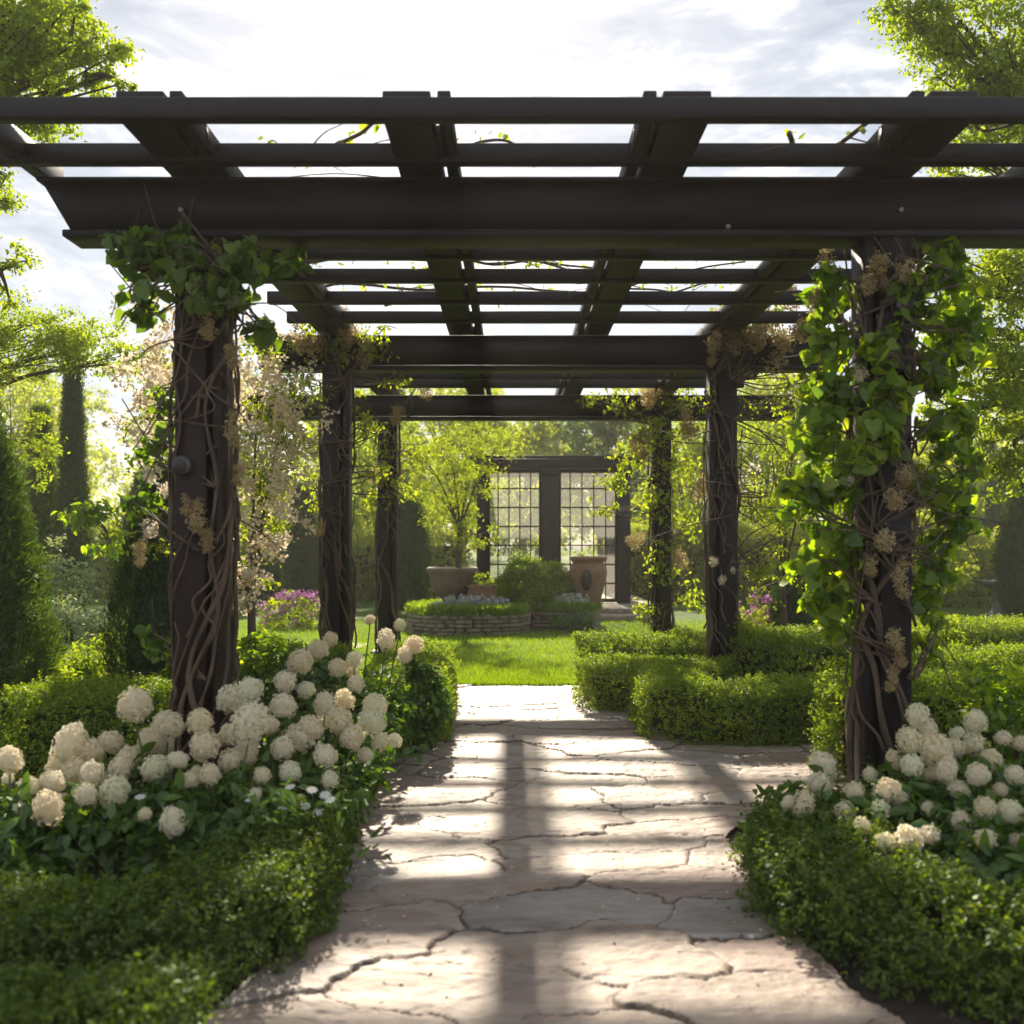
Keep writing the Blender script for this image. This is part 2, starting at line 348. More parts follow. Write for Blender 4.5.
PATHL = [(-2, -1.6), (1.5, -1.5), (2.3, -1.1), (2.9, -.88), (3.4, -.72), (4.5, -.8), (6.7, -.9), (9.6, -.95)]
PATHR = [(-2, 1.7), (1.5, 1.55), (2.3, 1.25), (2.9, 1.08), (3.5, .98), (4.6, 1.0), (5.0, 1.2), (5.3, 1.9), (5.5, 2.6), (6.72, 2.6), (6.8, 1.6), (8.0, 1.3), (9.6, 1.2)]
def flagstones():
    # irregular stone slabs: a warped cell pattern cut into a fine height field
    ys = []; y = -1.0
    while y < 9.45:
        ys.append(y); y += .03 if y < 2.2 else max(.009, .0022*y)
    ys = np.array(ys); xs = np.arange(-1.7, 2.7, .0095)
    X, Y = np.meshgrid(xs, ys)
    P = np.stack([X, Y, 0*X], -1)
    wx = X + .12*nz(P, 1.7, 1) + .05*nz(P, 5, 2) + .018*nz(P, 14, 5) + .006*nz(P, 37, 15); wy = Y + .12*nz(P, 1.6, 3) + .05*nz(P, 4.6, 4) + .018*nz(P, 15, 6) + .007*nz(P, 41, 16)
    rs = np.random.default_rng(21); sd = []
    gy = -1.4
    while gy < 10:
        gx = -2.2 + rs.uniform(0, .5); h = rs.uniform(.22, .4)
        while gx < 3.2:
            w = rs.uniform(.5, 1.15); sd.append((gx + w/2, gy + rs.uniform(-.1, .1))); gx += w
        gy += h
    sd = np.array(sd)
    f1 = np.full(X.shape, 1e9); f2 = f1.copy(); i1 = np.zeros(X.shape, int); i2 = i1.copy()
    for k, (sx, sy) in enumerate(sd):
        d = (.55*(wx-sx))**2 + (1.25*(wy-sy))**2
        c1 = d < f1; c2 = (~c1) & (d < f2)
        f2 = np.where(c1, f1, np.where(c2, d, f2)); i2 = np.where(c1, i1, np.where(c2, k, i2))
        f1 = np.where(c1, d, f1); i1 = np.where(c1, k, i1)
    dd = sd[i1]-sd[i2]; sep = np.sqrt((.55*dd[..., 0])**2 + (1.25*dd[..., 1])**2) + 1e-6
    edge = (f2-f1)/(2*sep)
    jw = .003 + .0055*np.clip(nz(P, 2.2, 9)+.2, 0, 1)
    j = np.clip(1 - edge/jw, 0, 1)
    hs = rs.uniform(-.006, .006, len(sd)); tx = rs.uniform(-.014, .014, len(sd)); ty = rs.uniform(-.018, .018, len(sd))
    Z = .035 + hs[i1] + tx[i1]*(wx-sd[i1, 0]) + ty[i1]*(wy-sd[i1, 1]) + .0018*nz(P, 9, 7)
    round_ = np.clip(edge/(jw*3), 0, 1); Z -= .004*(1-round_)**2
    Z -= .006*np.minimum(1, j*1.6)
    # riven layers: shallow ledges across some stones
    lay = nz(P*np.array([.55, 1.7, 1]), 2.6, 11) + .15*nz(P, 9, 12); ledge = np.abs(lay - .35)
    Z += np.where(lay > .35, .004, 0) 
    j = np.maximum(j, .7*np.clip(1-ledge/.045, 0, 1)*np.clip(nz(P, 1.3, 13)*4, 0, 1))
    lay2 = nz(P*np.array([.4, 2.1, 1]) , 3.1, 17) + .2*nz(P, 7, 18); led2 = np.abs(lay2 + .2); Z += np.where(lay2 > -.2, .003, 0)
    j = np.maximum(j, .5*np.clip(1-led2/.035, 0, 1)*np.clip(nz(P, 1.6, 19)*4, 0, 1))
    Z += .0022*nz(P*np.array([.6, 1.5, 1]), 22, 21) + .0012*nz(P, 47, 22)
    L_ = np.interp(Y, [a for a, b in PATHL], [b for a, b in PATHL]) + .03*nz(P, 4, 8)
    R_ = np.interp(Y, [a for a, b in PATHR], [b for a, b in PATHR]) + .03*nz(P, 4, 8)
    inside = (X > L_) & (X < R_)
    nx = len(xs); ny = len(ys)
    i = (np.arange(ny-1)[:, None]*nx + np.arange(nx-1)[None])
    keep = (inside[:-1, :-1] & inside[1:, 1:] & inside[:-1, 1:] & inside[1:, :-1])
    F = np.stack([i, i+1, i+1+nx, i+nx], -1)[keep]
    used = np.zeros(nx*ny, bool); used[F.ravel()] = True
    remap = np.cumsum(used)-1
    V = np.stack([X, Y, Z], -1).reshape(-1, 3)[used]
    mb = MB(); mb.add(V, remap[F]); o = build(mb, 'path', M['flag'], smooth=True); o['kind'] = 'structure'
    me = o.data
    col = rs.uniform(0, 1, len(sd))[i1].ravel()[used]
    a = me.attributes.new('stone', 'FLOAT', 'POINT'); a.data.foreach_set('value', col.astype(np.float32))
    a = me.attributes.new('joint', 'FLOAT', 'POINT'); a.data.foreach_set('value', j.ravel()[used].astype(np.float32))
flagstones()

def grass():
    n = 150000; mb = MB()
    y = 9.4 + (rng.random(n)**1.6)*7.5; x = rng.uniform(-1, 1, n)*(.42*y) 
    pos = np.stack([x, y, np.full(n, .02)], 1)
    ax = np.stack([rng.normal(0, .35, n), rng.normal(0, .35, n), np.ones(n)], 1)
    leaves(mb, T_small(.16, .0), pos, rng.normal(size=(n, 3))*np.array([1, 1, .1]), rng.uniform(.03, .06, n), ax)
    o = build(mb, 'grass', M['grass']); tag(o, 'short mown green grass of the lawn beyond the flagstone path', 'grass', kind='stuff')
grass()

# ------------------------------------------------------------------ hedges and shrubs
def hedge(label, poly, hw, h, mat_, dens, leaf=.022, group='clipped boxwood hedges', name='boxwood_hedge', rag=.02, cat='hedge', closed_core=True):
    P = smooth_path([(x, y, 0) for x, y in poly], 40) if len(poly) > 2 else np.array([(x, y, 0) for x, y in poly], float)
    seg = np.linalg.norm(np.diff(P, axis=0), axis=1); cum = np.concatenate([[0], np.cumsum(seg)]); Ltot = cum[-1]
    base = P.mean(0); t = thing(name, (P[0][0], P[0][1], 0), label, cat, group)
    per = 2*h + 2*hw; A = Ltot*per + math.pi*hw*h; dens = dens*(1.25 if 'bright' in mat_.name else 1)
    n = int(A*dens*1.75/7)
    s = rng.uniform(-hw, Ltot+hw, n); u = rng.uniform(0, per, n)
    sc = np.clip(s, 0, Ltot); 
    c = np.stack([np.interp(sc, cum, P[:, k]) for k in range(3)], 1)
    c2 = np.stack([np.interp(np.clip(sc+.02, 0, Ltot), cum, P[:, k]) for k in range(3)], 1); c1 = np.stack([np.interp(np.clip(sc-.02, 0, Ltot), cum, P[:, k]) for k in range(3)], 1)
    T = unit(c2-c1); B = np.stack([-T[:, 1], T[:, 0], 0*T[:, 0]], 1)
    # cross-section: side, top, side
    a = np.where(u < h, -hw, np.where(u < h+2*hw, u-h-hw, hw)); z = np.where(u < h, u, np.where(u < h+2*hw, h, per-u))
    nx = np.where(u < h, -1., np.where(u < h+2*hw, 0., 1.)); nzv = np.where((u >= h) & (u < h+2*hw), 1., 0.)
    # round the shoulders
    rr = min(.1, hw*.6); ax = np.abs(a) - (hw-rr); az = z - (h-rr); cor = (ax > 0) & (az > 0)
    ln = np.sqrt(ax**2+az**2)+1e-9
    sg = np.sign(a); a2 = np.where(cor, sg*((hw-rr)+ax/ln*rr), a); z2 = np.where(cor, (h-rr)+az/ln*rr, z)
    nx = np.where(cor, sg*ax/ln, nx); nzv = np.where(cor, az/ln, nzv)
    over = np.where(s < 0, s, np.where(s > Ltot, s-Ltot, 0.)) 
    sh = np.sqrt(np.clip(1-(over/hw)**2, 0, 1))
    a2 = a2*sh
    nrm = B*nx[:, None] + T*(over/hw)[:, None]*1.2 + np.array([0, 0, 1])*nzv[:, None]
    pos = c + B*a2[:, None] + T*over[:, None]; pos[:, 2] = z2
    nrm = unit(nrm + 1e-6)
    bulge = .035*nz(pos, 5, 3) + .018*nz(pos, 13, 4)
    depth = np.abs(rng.normal(0, .024, n)) ; rg = np.abs(rng.normal(0, rag, n))
    pos = pos + nrm*(bulge - depth + rg)[:, None]
    pos[:, 2] = np.maximum(pos[:, 2], .02)
    # each sprig: several leaves round a short shoot
    k = 7; D = unit(nrm*1.1 + rng.normal(0, .55, (n, 3)) + np.array([0, 0, .5]))
    st = np.repeat(pos, k, 0); Dk = np.repeat(D, k, 0); f = np.tile(np.linspace(0, 1, k), n)
    rad = unit(rng.normal(size=(n*k, 3))); ax_ = unit(rad*.9 + Dk*.8)
    lp = st + Dk*(f*leaf*2.2)[:, None]
    mb = MB(); leaves(mb, T_small(.55, .1), lp, Dk*.7 + rng.normal(0, .5, (n*k, 3)) + np.array([0, 0, .3]), leaf*rng.uniform(.7, 1.2, n*k), ax_)
    build(mb, 'foliage', mat_, t)
    # the twiggy inside
    core = MB(); iw = hw-.1; ih = h-.105; m = max(3, int(Ltot/.06)); ss = np.linspace(-.8*iw, Ltot+.8*iw, m)
    rows = []
    for sv in ss:
        q = min(max(sv, 0), Ltot); cc = np.array([np.interp(q, cum, P[:, k_]) for k_ in range(3)])
        t1 = np.array([np.interp(min(q+.03, Ltot), cum, P[:, k_]) for k_ in range(3)]) - np.array([np.interp(max(q-.03, 0), cum, P[:, k_]) for k_ in range(3)])
        t1 /= np.linalg.norm(t1)+1e-9; bb = np.array([-t1[1], t1[0], 0]); e = sv-q; w = iw*math.sqrt(max(0, 1-(e/iw)**2))
        r_ = []
        for (fa, fz) in ((-1, 0), (-1, .45), (-.97, .85), (-.75, 1), (0, 1.01), (.75, 1), (.97, .85), (1, .45), (1, 0)):
            r_.append(cc + t1*e + bb*fa*w + np.array([0, 0, .013+fz*ih]))
        rows.append(r_)
    V = np.array(rows); V += (.02*nz(V, 9, 2))[..., None]*np.array([1, 1, .4]); V[:, [0, -1], 2] = .005
    kk = 9; F = [(i*kk+j, i*kk+j+1, (i+1)*kk+j+1, (i+1)*kk+j) for i in range(m-1) for j in range(kk-1)] + [tuple(range(kk)), tuple((m-1)*kk+j for j in range(kk))[::-1]]
    core.add(V.reshape(-1, 3), F); build(core, 'branches', M['twig'], t, smooth=True)
    return t

def ellip_leaves(mb, c, r, n, leaf, tpl, up=.4, shell=.5, ax_bias=None, droop=0):
    d = unit(rng.normal(size=(n, 3))); q = (shell + (1-shell)*rng.random(n)**.5)
    q = q * (1 + .16*nz(d*2.2, 1.5, float(c[0])))
    pos = np.asarray(c) + d*q[:, None]*np.asarray(r)
    ax = None
    if droop: ax = rng.normal(0, .5, (n, 3)) + np.array([0, 0, -droop]) + d*.3
    leaves(mb, tpl, pos, d*.8 + rng.normal(0, .6, (n, 3)) + np.array([0, 0, up]), leaf*rng.uniform(.6, 1.2, n), ax)

def clumpy(mb, c, r, nclump, per, leaf, tpl, spread=.28, shell=.55, up=.4, droop=0, flat=.7):
    """leaf clumps scattered through an ellipsoid, with gaps between them"""
    c = np.asarray(c); r = np.asarray(r, float) * np.ones(3); cs = []
    d = unit(rng.normal(size=(nclump, 3))); q = shell + (1-shell)*rng.random(nclump)**.6
    q = q*(1+.18*nz(d*2, 1.7, float(c[0])+float(c[1])))
    C = c + d*q[:, None]*r
    sp = spread*r.mean()*rng.uniform(.6, 1.25, nclump)
    pos = np.repeat(C, per, 0) + rng.normal(0, .5, (nclump*per, 3))*np.repeat(sp, per)[:, None]*np.array([1, 1, flat])
    out = unit(pos - c)
    ax = rng.normal(0, .5, (len(pos), 3)) + np.array([0, 0, -droop]) if droop else None
    pos[:, 2] = np.maximum(pos[:, 2], .03)
    leaves(mb, tpl, pos, out*.5 + rng.normal(0, .6, pos.shape) + np.array([0, 0, up]), leaf*rng.uniform(.45, 1.25, len(pos)), ax)
    return C

def shrub(name, label, cat, base, r, h, m, nclump, per, leaf, tpl=None, group=None, stems=5, flowers=None, shell=.35, fm=None, fname='blossom', fn=0, fsize=.03):
    t = thing(name, (base[0], base[1], 0), label, cat, group)
    mb = MB(); c = (base[0], base[1], h*.52)
    C = clumpy(mb, c, (r, r, h*.5), nclump, per, leaf, tpl or T_leaf(), shell=shell)
    build(mb, 'foliage', m, t)
    sb = MB()
    for k in range(min(stems*3, len(C))):
        q = C[k]; a = rng.uniform(-.12, .12, 2)*r*2
        p0 = np.array([base[0]+a[0]*.4, base[1]+a[1]*.4, -.02]); mid = (p0+q)/2 + np.array([a[0], a[1], .1*h])*.5
        sb.add(*tube(smooth_path([p0, mid, q], 8), np.linspace(.012, .004, len(smooth_path([p0, mid, q], 8))), 5))
    build(sb, 'stem', M['bark'], t, smooth=True)
    if fm is not None:
        fb = MB(); d = unit(rng.normal(size=(fn, 3)) + np.array([0, -.4, .5])); C2 = np.array(c) + d*np.array([r, r, h*.5])*1.03
        k = 9; pos = np.repeat(C2, k, 0) + rng.normal(0, fsize*.6, (fn*k, 3))
        leaves(fb, T_small(.8, .15), pos, np.repeat(d, k, 0)+rng.normal(0, .5, (fn*k, 3)), fsize*rng.uniform(.6, 1.1, fn*k))
        o = build(fb, fname, fm, t); o['kind'] = 'stuff'
    return t

def tree(name, label, base, trunk_r, fork_h, clusters, leaf, m, tpl=None, group=None, cat='tree', per=None, bm=None, droop=0, lean=(0, 0)):
    """clusters: (centre, radius, clumps, leaves per clump)"""
    t = thing(name, (base[0], base[1], 0), label, cat, group)
    b = np.array([base[0], base[1], -.05]); f = np.array([base[0]+lean[0], base[1]+lean[1], fork_h])
    tb = MB(); pth = smooth_path([b, (b+f)/2+np.array([.05, -.04, 0])*trunk_r*6, f], 12); tb.add(*tube(pth, np.linspace(trunk_r*1.25, trunk_r*.75, len(pth)), 10))
    cb = MB()
    for (c, r, nc, pr) in clusters:
        c = np.asarray(c, float); r = np.asarray(r, float)*np.ones(3)
        C = clumpy(cb, c, r, nc, pr, leaf, tpl or T_leaf(), shell=.3, droop=droop)
        mid = f + (c-f)*.5 + np.array([0, 0, .12*np.linalg.norm(c-f)])
        bp = smooth_path([f - np.array([0, 0, .2*trunk_r]), mid, c], 10); L_ = len(bp); tb.add(*tube(bp, np.linspace(trunk_r*.42, trunk_r*.07, L_), 7))
        for k in range(min(len(C), 9)):
            s = bp[rng.integers(L_//2, L_)]; e = C[k]; mm = (s+e)/2 + rng.normal(0, .06, 3)*r.mean()
            sp = smooth_path([s, mm, e], 6); tb.add(*tube(sp, np.linspace(trunk_r*.1, trunk_r*.03, len(sp)), 5))
    build(tb, 'trunk', bm or M['bark'], t, smooth=True); build(cb, 'crown', m, t)
    return t

def crown_tree(name, label, base, h, r, leaf, m, n=10, nc=14, pr=60, group=None, trunk_r=None, low=.32, droop=0, tpl=None):
    rs = np.random.default_rng(int(abs(base[0]*131+base[1]*17))+3)
    cl = []
    for i in range(n):
        a = i*2.399; zf = low + (1-low)*(i+.5)/n
        rad = r*math.sqrt(max(.05, 1-((zf-(low+.35*(1-low)))/(1-low)/.75)**2))*rs.uniform(.35, .75)
        cl.append(((base[0]+math.cos(a)*rad, base[1]+math.sin(a)*rad, h*min(zf, .86)), (r*rs.uniform(.38, .55),)*2+(h*rs.uniform(.11, .17),), nc, pr))
    return tree(name, label, base, trunk_r or h*.02, h*low*.8, cl, leaf, m, tpl, group, droop=droop)

def spire(name, label, base, h, r, m, n, leaf, group=None, fat=.35, cat='cypress', feather=.0, k=7, core=True):
    """narrow or conical evergreen of upward sprays"""
    t = thing(name, (base[0], base[1], 0), label, cat, group)
    u = rng.random(n)**.8; prof = lambda z: np.where(z < fat, .72+.28*np.sin(z/fat*math.pi/2), np.clip((1-z)/(1-fat), 0, 1)**.8)
    th = rng.uniform(0, 2*math.pi, n); rad = r*prof(u)*(1+.13*nz(np.stack([np.cos(th)*2, np.sin(th)*2, u*h*2.2], 1), 1.6, base[0]) - np.abs(rng.normal(0, .1, n)))
    D = np.stack([np.cos(th), np.sin(th), 0*th], 1)
    pos = np.array([base[0], base[1], .06]) + D*rad[:, None]; pos[:, 2] += u*h*.97
    dr = unit(D*(.55+feather) + np.array([0, 0, 1.0-feather*.8]) + rng.normal(0, .25, (n, 3)))
    lp = np.repeat(pos, k, 0) + np.repeat(dr, k, 0)*(np.tile(np.linspace(0, 1, k), n)*leaf*2.4)[:, None]
    ax = unit(np.repeat(dr, k, 0) + rng.normal(0, .45, (n*k, 3)))
    mb = MB(); leaves(mb, T_small(.17, .05), lp, np.repeat(D, k, 0)+rng.normal(0, .5, (n*k, 3)), leaf*rng.uniform(.7, 1.3, n*k), ax)
    build(mb, 'foliage', m, t)
    tb = MB(); zs = np.linspace(0, 1, 14)
    tb.add(*lathe([(max(.003, .68*r*float(prof(np.array(z)))), .1+z*h*.86) for z in zs], (base[0], base[1], 0), 14))
    tb.add(*tube([(base[0], base[1], -.05), (base[0], base[1], .2)], [r*.16, r*.14], 8))
    build(tb, 'trunk', M['twig'], t, smooth=True)
    return t

# near hedges
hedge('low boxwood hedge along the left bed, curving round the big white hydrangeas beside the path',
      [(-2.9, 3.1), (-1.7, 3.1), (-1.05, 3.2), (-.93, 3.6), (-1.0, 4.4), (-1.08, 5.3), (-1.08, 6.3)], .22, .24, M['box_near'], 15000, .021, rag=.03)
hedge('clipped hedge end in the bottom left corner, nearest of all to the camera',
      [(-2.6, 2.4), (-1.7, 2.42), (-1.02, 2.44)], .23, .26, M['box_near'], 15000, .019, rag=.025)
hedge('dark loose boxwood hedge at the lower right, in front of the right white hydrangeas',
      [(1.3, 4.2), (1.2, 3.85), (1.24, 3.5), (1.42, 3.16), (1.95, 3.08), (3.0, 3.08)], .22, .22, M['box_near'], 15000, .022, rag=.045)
hedge('clipped boxwood hedge on the left of the path just before the lawn', [(-.74, 6.95), (-.78, 8.0), (-.85, 9.05)], .26, .42, M['box'], 9000, .022)
hedge('boxwood hedge bending round the second right pergola post, its corner at the widened path',
      [(3.0, 7.25), (2.25, 7.0), (1.9, 6.93), (1.25, 6.95), (1.2, 7.4), (1.24, 8.0)], .25, .37, M['box'], 12000, .021)
hedge('short square boxwood hedge on the right where the path meets the lawn', [(.84, 8.3), (1.5, 8.32)], .3, .36, M['box'], 10000, .022)
hedge('taller boxwood strip behind the square hedge, beneath the third right post', [(.85, 9.0), (1.5, 9.05), (2.2, 9.1)], .26, .5, M['box'], 8000, .024)
hedge('broad sunlit hedge between the second and first right posts', [(2.2, 8.7), (2.8, 8.75), (3.5, 9.3)], .4, .55, M['box'], 8000, .024)
hedge('long bright hedge at the far right, farthest of the parterre rows', [(3.6, 10.1), (4.8, 10.2), (7.5, 10.2)], .45, .52, M['box'], 6000, .026)
hedge('middle parterre hedge right of the near right post', [(2.9, 7.55), (3.5, 7.5), (4.6, 7.5)], .28, .52, M['box'], 8000, .024)
hedge('yellow green hedge right behind the right hydrangeas', [(2.1, 5.9), (2.7, 5.75), (4.0, 5.75)], .28, .56, M['box'], 9000, .024, rag=.03)
hedge('small yellow green clipped mound left of the near left post', [(-2.5, 5.5), (-2.15, 5.5)], .26, .56, M['box'], 9000, .022)
hedge('low hedge behind the left post on the lawn side', [(-2.7, 8.4), (-1.7, 8.3)], .3, .48, M['box'], 7000, .024)
hedge('long low hedge in the left garden in front of the grey puff shrubs', [(-6.5, 7.6), (-4.4, 7.5), (-3.4, 7.3)], .35, .5, M['box'], 6000, .026)

# ------------------------------------------------------------------ the pergola
CX = .15
XP = (CX-1.65, CX+1.65)
YB = (4.88, 8.59, 12.1)
BB, BT = 2.85, 3.14
perg = thing('pergola', (CX, YB[0], 0), 'large dark steel pergola spanning the flagstone path with climbing vines', 'pergola')
def post(x, y, side, w=.225, m=None):
    s = side
    mb = MB()
    xa, xb = x-w/2, x+w/2
    f0, f1 = (xa, xb-.075) if s < 0 else (xa+.075, xb)
    g0, g1 = (xb-.045, xb) if s < 0 else (xa, xa+.045)
    mb.add(*box(f0, f1, y-.1, y+.1, -.05, BB, .006)); mb.add(*box(g0, g1, y-.1, y+.1, -.05, BB, .006))
    mb.add(*box(min(f1, g1)-.01 if s < 0 else g1-.01, g0+.01 if s < 0 else f0+.01, y-.02, y+.02, -.05, BB))
    p = build(mb, 'post', m or M['steel'], perg)
    cp = MB(); cp.add(*box(x-.2, x+.2, y-.125, y+.125, .03, .06, .005)); build(cp, 'base_plate', M['steel'], p)
    return p
for i, y in enumerate(YB):
    post(XP[0], y, -1, m=M['steel_brown'] if i == 0 else None); post(XP[1], y, 1)
def beam(y, x0, x1, cut=.14, back=False):
    mb = MB()
    d = .07
    # raked left end: an I section with a flange along the bottom and the top
    V = []
    for yy in (y-d, y+d):
        V += [(x0+.0, yy, BB+.035), (x1, yy, BB+.035), (x1, yy, BT-.02), (x0-cut, yy, BT-.02)]
    mb.add(V, [(0, 1, 2, 3), (7, 6, 5, 4), (0, 4, 5, 1), (1, 5, 6, 2), (2, 6, 7, 3), (3, 7, 4, 0)])
    mb.add(*box(x0-.03, x1, y-.105, y+.105, BB, BB+.035, .005))
    mb.add(*box(x0-cut-.02, x1, y-.095, y+.095, BT-.02, BT, .004))
    b = build(mb, 'beam', M['steel'], perg)
    return b
for i, y in enumerate(YB):
    b = beam(y, -2.12 if i < 2 else -4.4, 2.75 if i < 2 else 3.4)
    if i == 0:
        for px, py in ((181, 210), (728, 227), (901, 210)):
            q = W(px, py, y-.075); bt = MB(); th = np.arange(12)/12*2*math.pi
            bt.add(*tube([(q[0], y-.071, q[2]), (q[0], y-.083, q[2]), (q[0], y-.086, q[2])], [.013, .013, .006], 10))
            build(bt, 'bolt', M['bolt'], b, smooth=False)
# rafters: each a broad member with a thin strip beside it
def rafter(x, s, y0, y1, w=.2):
    mb = MB(); mb.add(*box(x-w/2, x+w/2, y0, y1, 3.158, 3.27, .004))
    a, b_ = (x+w/2+.03, x+w/2+.085) if s < 0 else (x-w/2-.085, x-w/2-.03)
    mb.add(*box(a, b_, y0-.02, y1, 3.162, 3.262, .004))
    for yy in np.arange(y0+.3, y1, 1.4): mb.add(*box(min(x, a), max(x, b_), yy, yy+.06, 3.18, 3.25))
    return build(mb, 'rafter', M['steel'], perg)
for x, s in ((-.44, -1), (.73, 1), (-1.55, -1), (1.84, 1)): rafter(x, s, 4.16, 12.75)
mb = MB(); mb.add(*box(-2.32, -2.24, 4.16, 5.0, 3.158, 3.27, .004)); build(mb, 'rafter', M['steel'], perg)
mb = MB(); mb.add(*box(2.5, 2.58, 4.16, 12.75, 3.158, 3.27, .004)); build(mb, 'rafter', M['steel'], perg)
SL = [4.12, 4.6, 5.12, 5.64, 6.17, 6.73, 7.34, 7.98, 9.15, 9.7, 10.25, 10.8, 11.4, 12.65]
for y in SL:
    mb = MB(); mb.add(*box(-2.9 if y < 4.8 else -1.8, 3.0 if y < 4.8 else 2.65, y, y+.07, 3.14, 3.228, .005)); build(mb, 'slat', M['steel'], perg)

# round spot lamps fixed to the near posts
def lamp(q, label):
    t = thing('spotlight', (q[0], q[1], q[2]), label, 'spotlight', 'round spotlights on the near pergola posts')
    a = MB(); a.add(*tube([(q[0], q[1]+.02, q[2]), (q[0], q[1]-.035, q[2]), (q[0], q[1]-.05, q[2])], [.045, .05, .043], 20)); build(a, 'housing', M['lampmetal'], t, smooth=False)
    l = MB(); l.add(*tube([(q[0], q[1]-.048, q[2]), (q[0], q[1]-.054, q[2])], [.03, .024], 16)); build(l, 'lens', M['cavity'], t)
lamp(W(184, 466, 4.78), 'small round grey spotlight on the left edge of the near left post')
lamp(W(903, 306, 4.76), 'round dark spotlight near the top of the near right post')

# ------------------------------------------------------------------ climbing vines
def dry_cluster_mesh(name, seed, m, n=90):
    rs = np.random.default_rng(seed); mb = MB()
    global rng; keep = rng; rng = rs
    d = unit(rs.normal(size=(n, 3))); q = rs.random(n)**.5
    pos = d*q[:, None]*np.array([.8, .7, 1.0]); 
    pos = np.repeat(pos, 3, 0)+rs.normal(0, .09, (n*3, 3))
    leaves(mb, T_small(.85, .15), pos, rs.normal(size=(n*3, 3))+np.repeat(d, 3, 0), rs.uniform(.14, .26, n*3))
    rng = keep; me = mb.mesh(name); me.materials.append(m); return me
DRY = [dry_cluster_mesh('dry_blossom', 40+i, M['dry']) for i in range(3)]
PEA = [dry_cluster_mesh('peach_blossom', 50+i, M['peach']) for i in range(3)]
def put(me, name, parent, p, s, rot=None):
    o = bpy.data.objects.new(name, me); COL.objects.link(o); o.parent = parent
    o.location = Vector(p) - wloc(parent); o.scale = (s, s, s) if np.isscalar(s) else s
    o.rotation_euler = rot if rot is not None else (random.uniform(-.5, .5), random.uniform(-.5, .5), random.uniform(0, 6.28)); return o

def vine(label, x, y, stems, clusters, blossoms, m, leaf, tpl=None, twigs=8, top=3.2, droop=.8, rad=.2):
    """stems: number of stems wound round the post; clusters: (px, py, Y, radius, clumps, per)"""
    t = thing('climbing_vine', (x, y, 0), label, 'climbing vine', 'vines climbing the pergola posts')
    sgn = rng.choice([-1, 1]); ph0 = rng.uniform(0, 6.28)
    for k in range(stems):
        n = 26; zs = np.linspace(-.03, 2.84*rng.uniform(.9, 1.0), n); a0 = rng.uniform(0, 6.28); tw = sgn*rng.uniform(.5, 2.6)*(-1 if k == 1 else 1)
        a = (ph0 + rng.normal(0, .9) if k % 3 else a0) + tw*zs*.9 + rng.uniform(.2, .7)*np.sin(zs*rng.uniform(1.5, 4.5)+k*2) + .2*np.sin(zs*9+k)
        # keep to the outside of a square post
        ca, sa = np.cos(a), np.sin(a); hw = np.array([.13, .11]); sc = 1/(np.abs(ca/hw[0])**5+np.abs(sa/hw[1])**5)**.2
        r0 = rng.uniform(.008, .019); rr = sc + r0*.5 + .006*np.abs(np.sin(zs*2.3+k*1.7))
        P = np.stack([x+ca*rr, y+sa*rr, zs], 1)
        P = smooth_path(P, 52)
        sb = MB(); rv = np.linspace(r0, r0*.55, len(P))*(1+.18*np.sin(np.linspace(0, 40, len(P))+k)); sb.add(*tube(P, rv, 7)); build(sb, 'stem', M['vinebark'], t, smooth=True)
    wb = MB()
    for k in range(stems*5):          # thin wandering runners wound over the thick ones
        z0 = rng.uniform(.1, 2.5); z1 = min(2.84, z0+rng.uniform(.3, 1.1)); n = 7; zs = np.linspace(z0, z1, n)
        a = rng.uniform(0, 6.28) + sgn*rng.uniform(-1, 4)*(zs-z0) + np.cumsum(rng.normal(0, .2, n)); ca, sa = np.cos(a), np.sin(a)
        sc = 1/(np.abs(ca/.127)**4+np.abs(sa/.115)**4)**.25 + .015 + .015*rng.random(n); P = smooth_path(np.stack([x+ca*sc, y+sa*sc, zs], 1), 30); wb.add(*tube(P, np.linspace(.009, .004, len(P)), 5))
    build(wb, 'runner', M['vinebark'], t, smooth=True)['kind'] = 'stuff'
    fb = MB(); C_all = []
    for (px, py, Y, r, nc, pr) in clusters:
        c = W(px, py, Y); C = clumpy(fb, c, (r, r*.9, r), nc, pr, leaf, tpl or T_round(), spread=.45, shell=.1, up=.1, droop=droop)
        C_all.append((c, C))
    build(fb, 'foliage', m, t)
    tb = MB()
    for (c, C) in C_all:
        z0 = min(max(c[2]+rng.uniform(-.3, .3), .2), 2.75); s = np.array([x+rng.uniform(-.13, .13), y-.14, z0])
        for e in [c]+list(C[:4]):
            mid = (s+e)/2 + rng.normal(0, .06, 3); pth = smooth_path([s, mid, e, e+rng.normal(0, .08, 3)], 12)
            tb.add(*tube(pth, np.linspace(.007, .003, len(pth)), 5))
    for k in range(twigs):
        z0 = rng.uniform(1.6, 2.75); s = np.array([x+rng.uniform(-.15, .15), y-.13, z0]); d = rng.normal(0, .13, 3); d[2] = -abs(d[2])
        pth = smooth_path([s, s+d, s+d*1.9+rng.normal(0, .06, 3), s+d*2.4+np.array([0, 0, -.12])], 15)
        tb.add(*tube(pth, np.linspace(.006, .002, len(pth)), 5))
    o = build(tb, 'tendril', M['vinebark'], t, smooth=True); o['kind'] = 'stuff'
    for i, (px, py, Y, s, kind) in enumerate(blossoms):
        put((DRY if kind == 'd' else PEA)[i % 3], 'blossom', t, W(px, py, Y), s*random.uniform(.8, 1.25))
        if kind == 'd':
            for q in range(2): put(DRY[(i+q) % 3], 'blossom', t, W(px+random.uniform(-60, 60)*s, py+random.uniform(-200, 200)*s*(4.8/Y)*1.5, Y+random.uniform(0, .05)), s*random.uniform(.5, .9))
    return t
T_R = T_round()
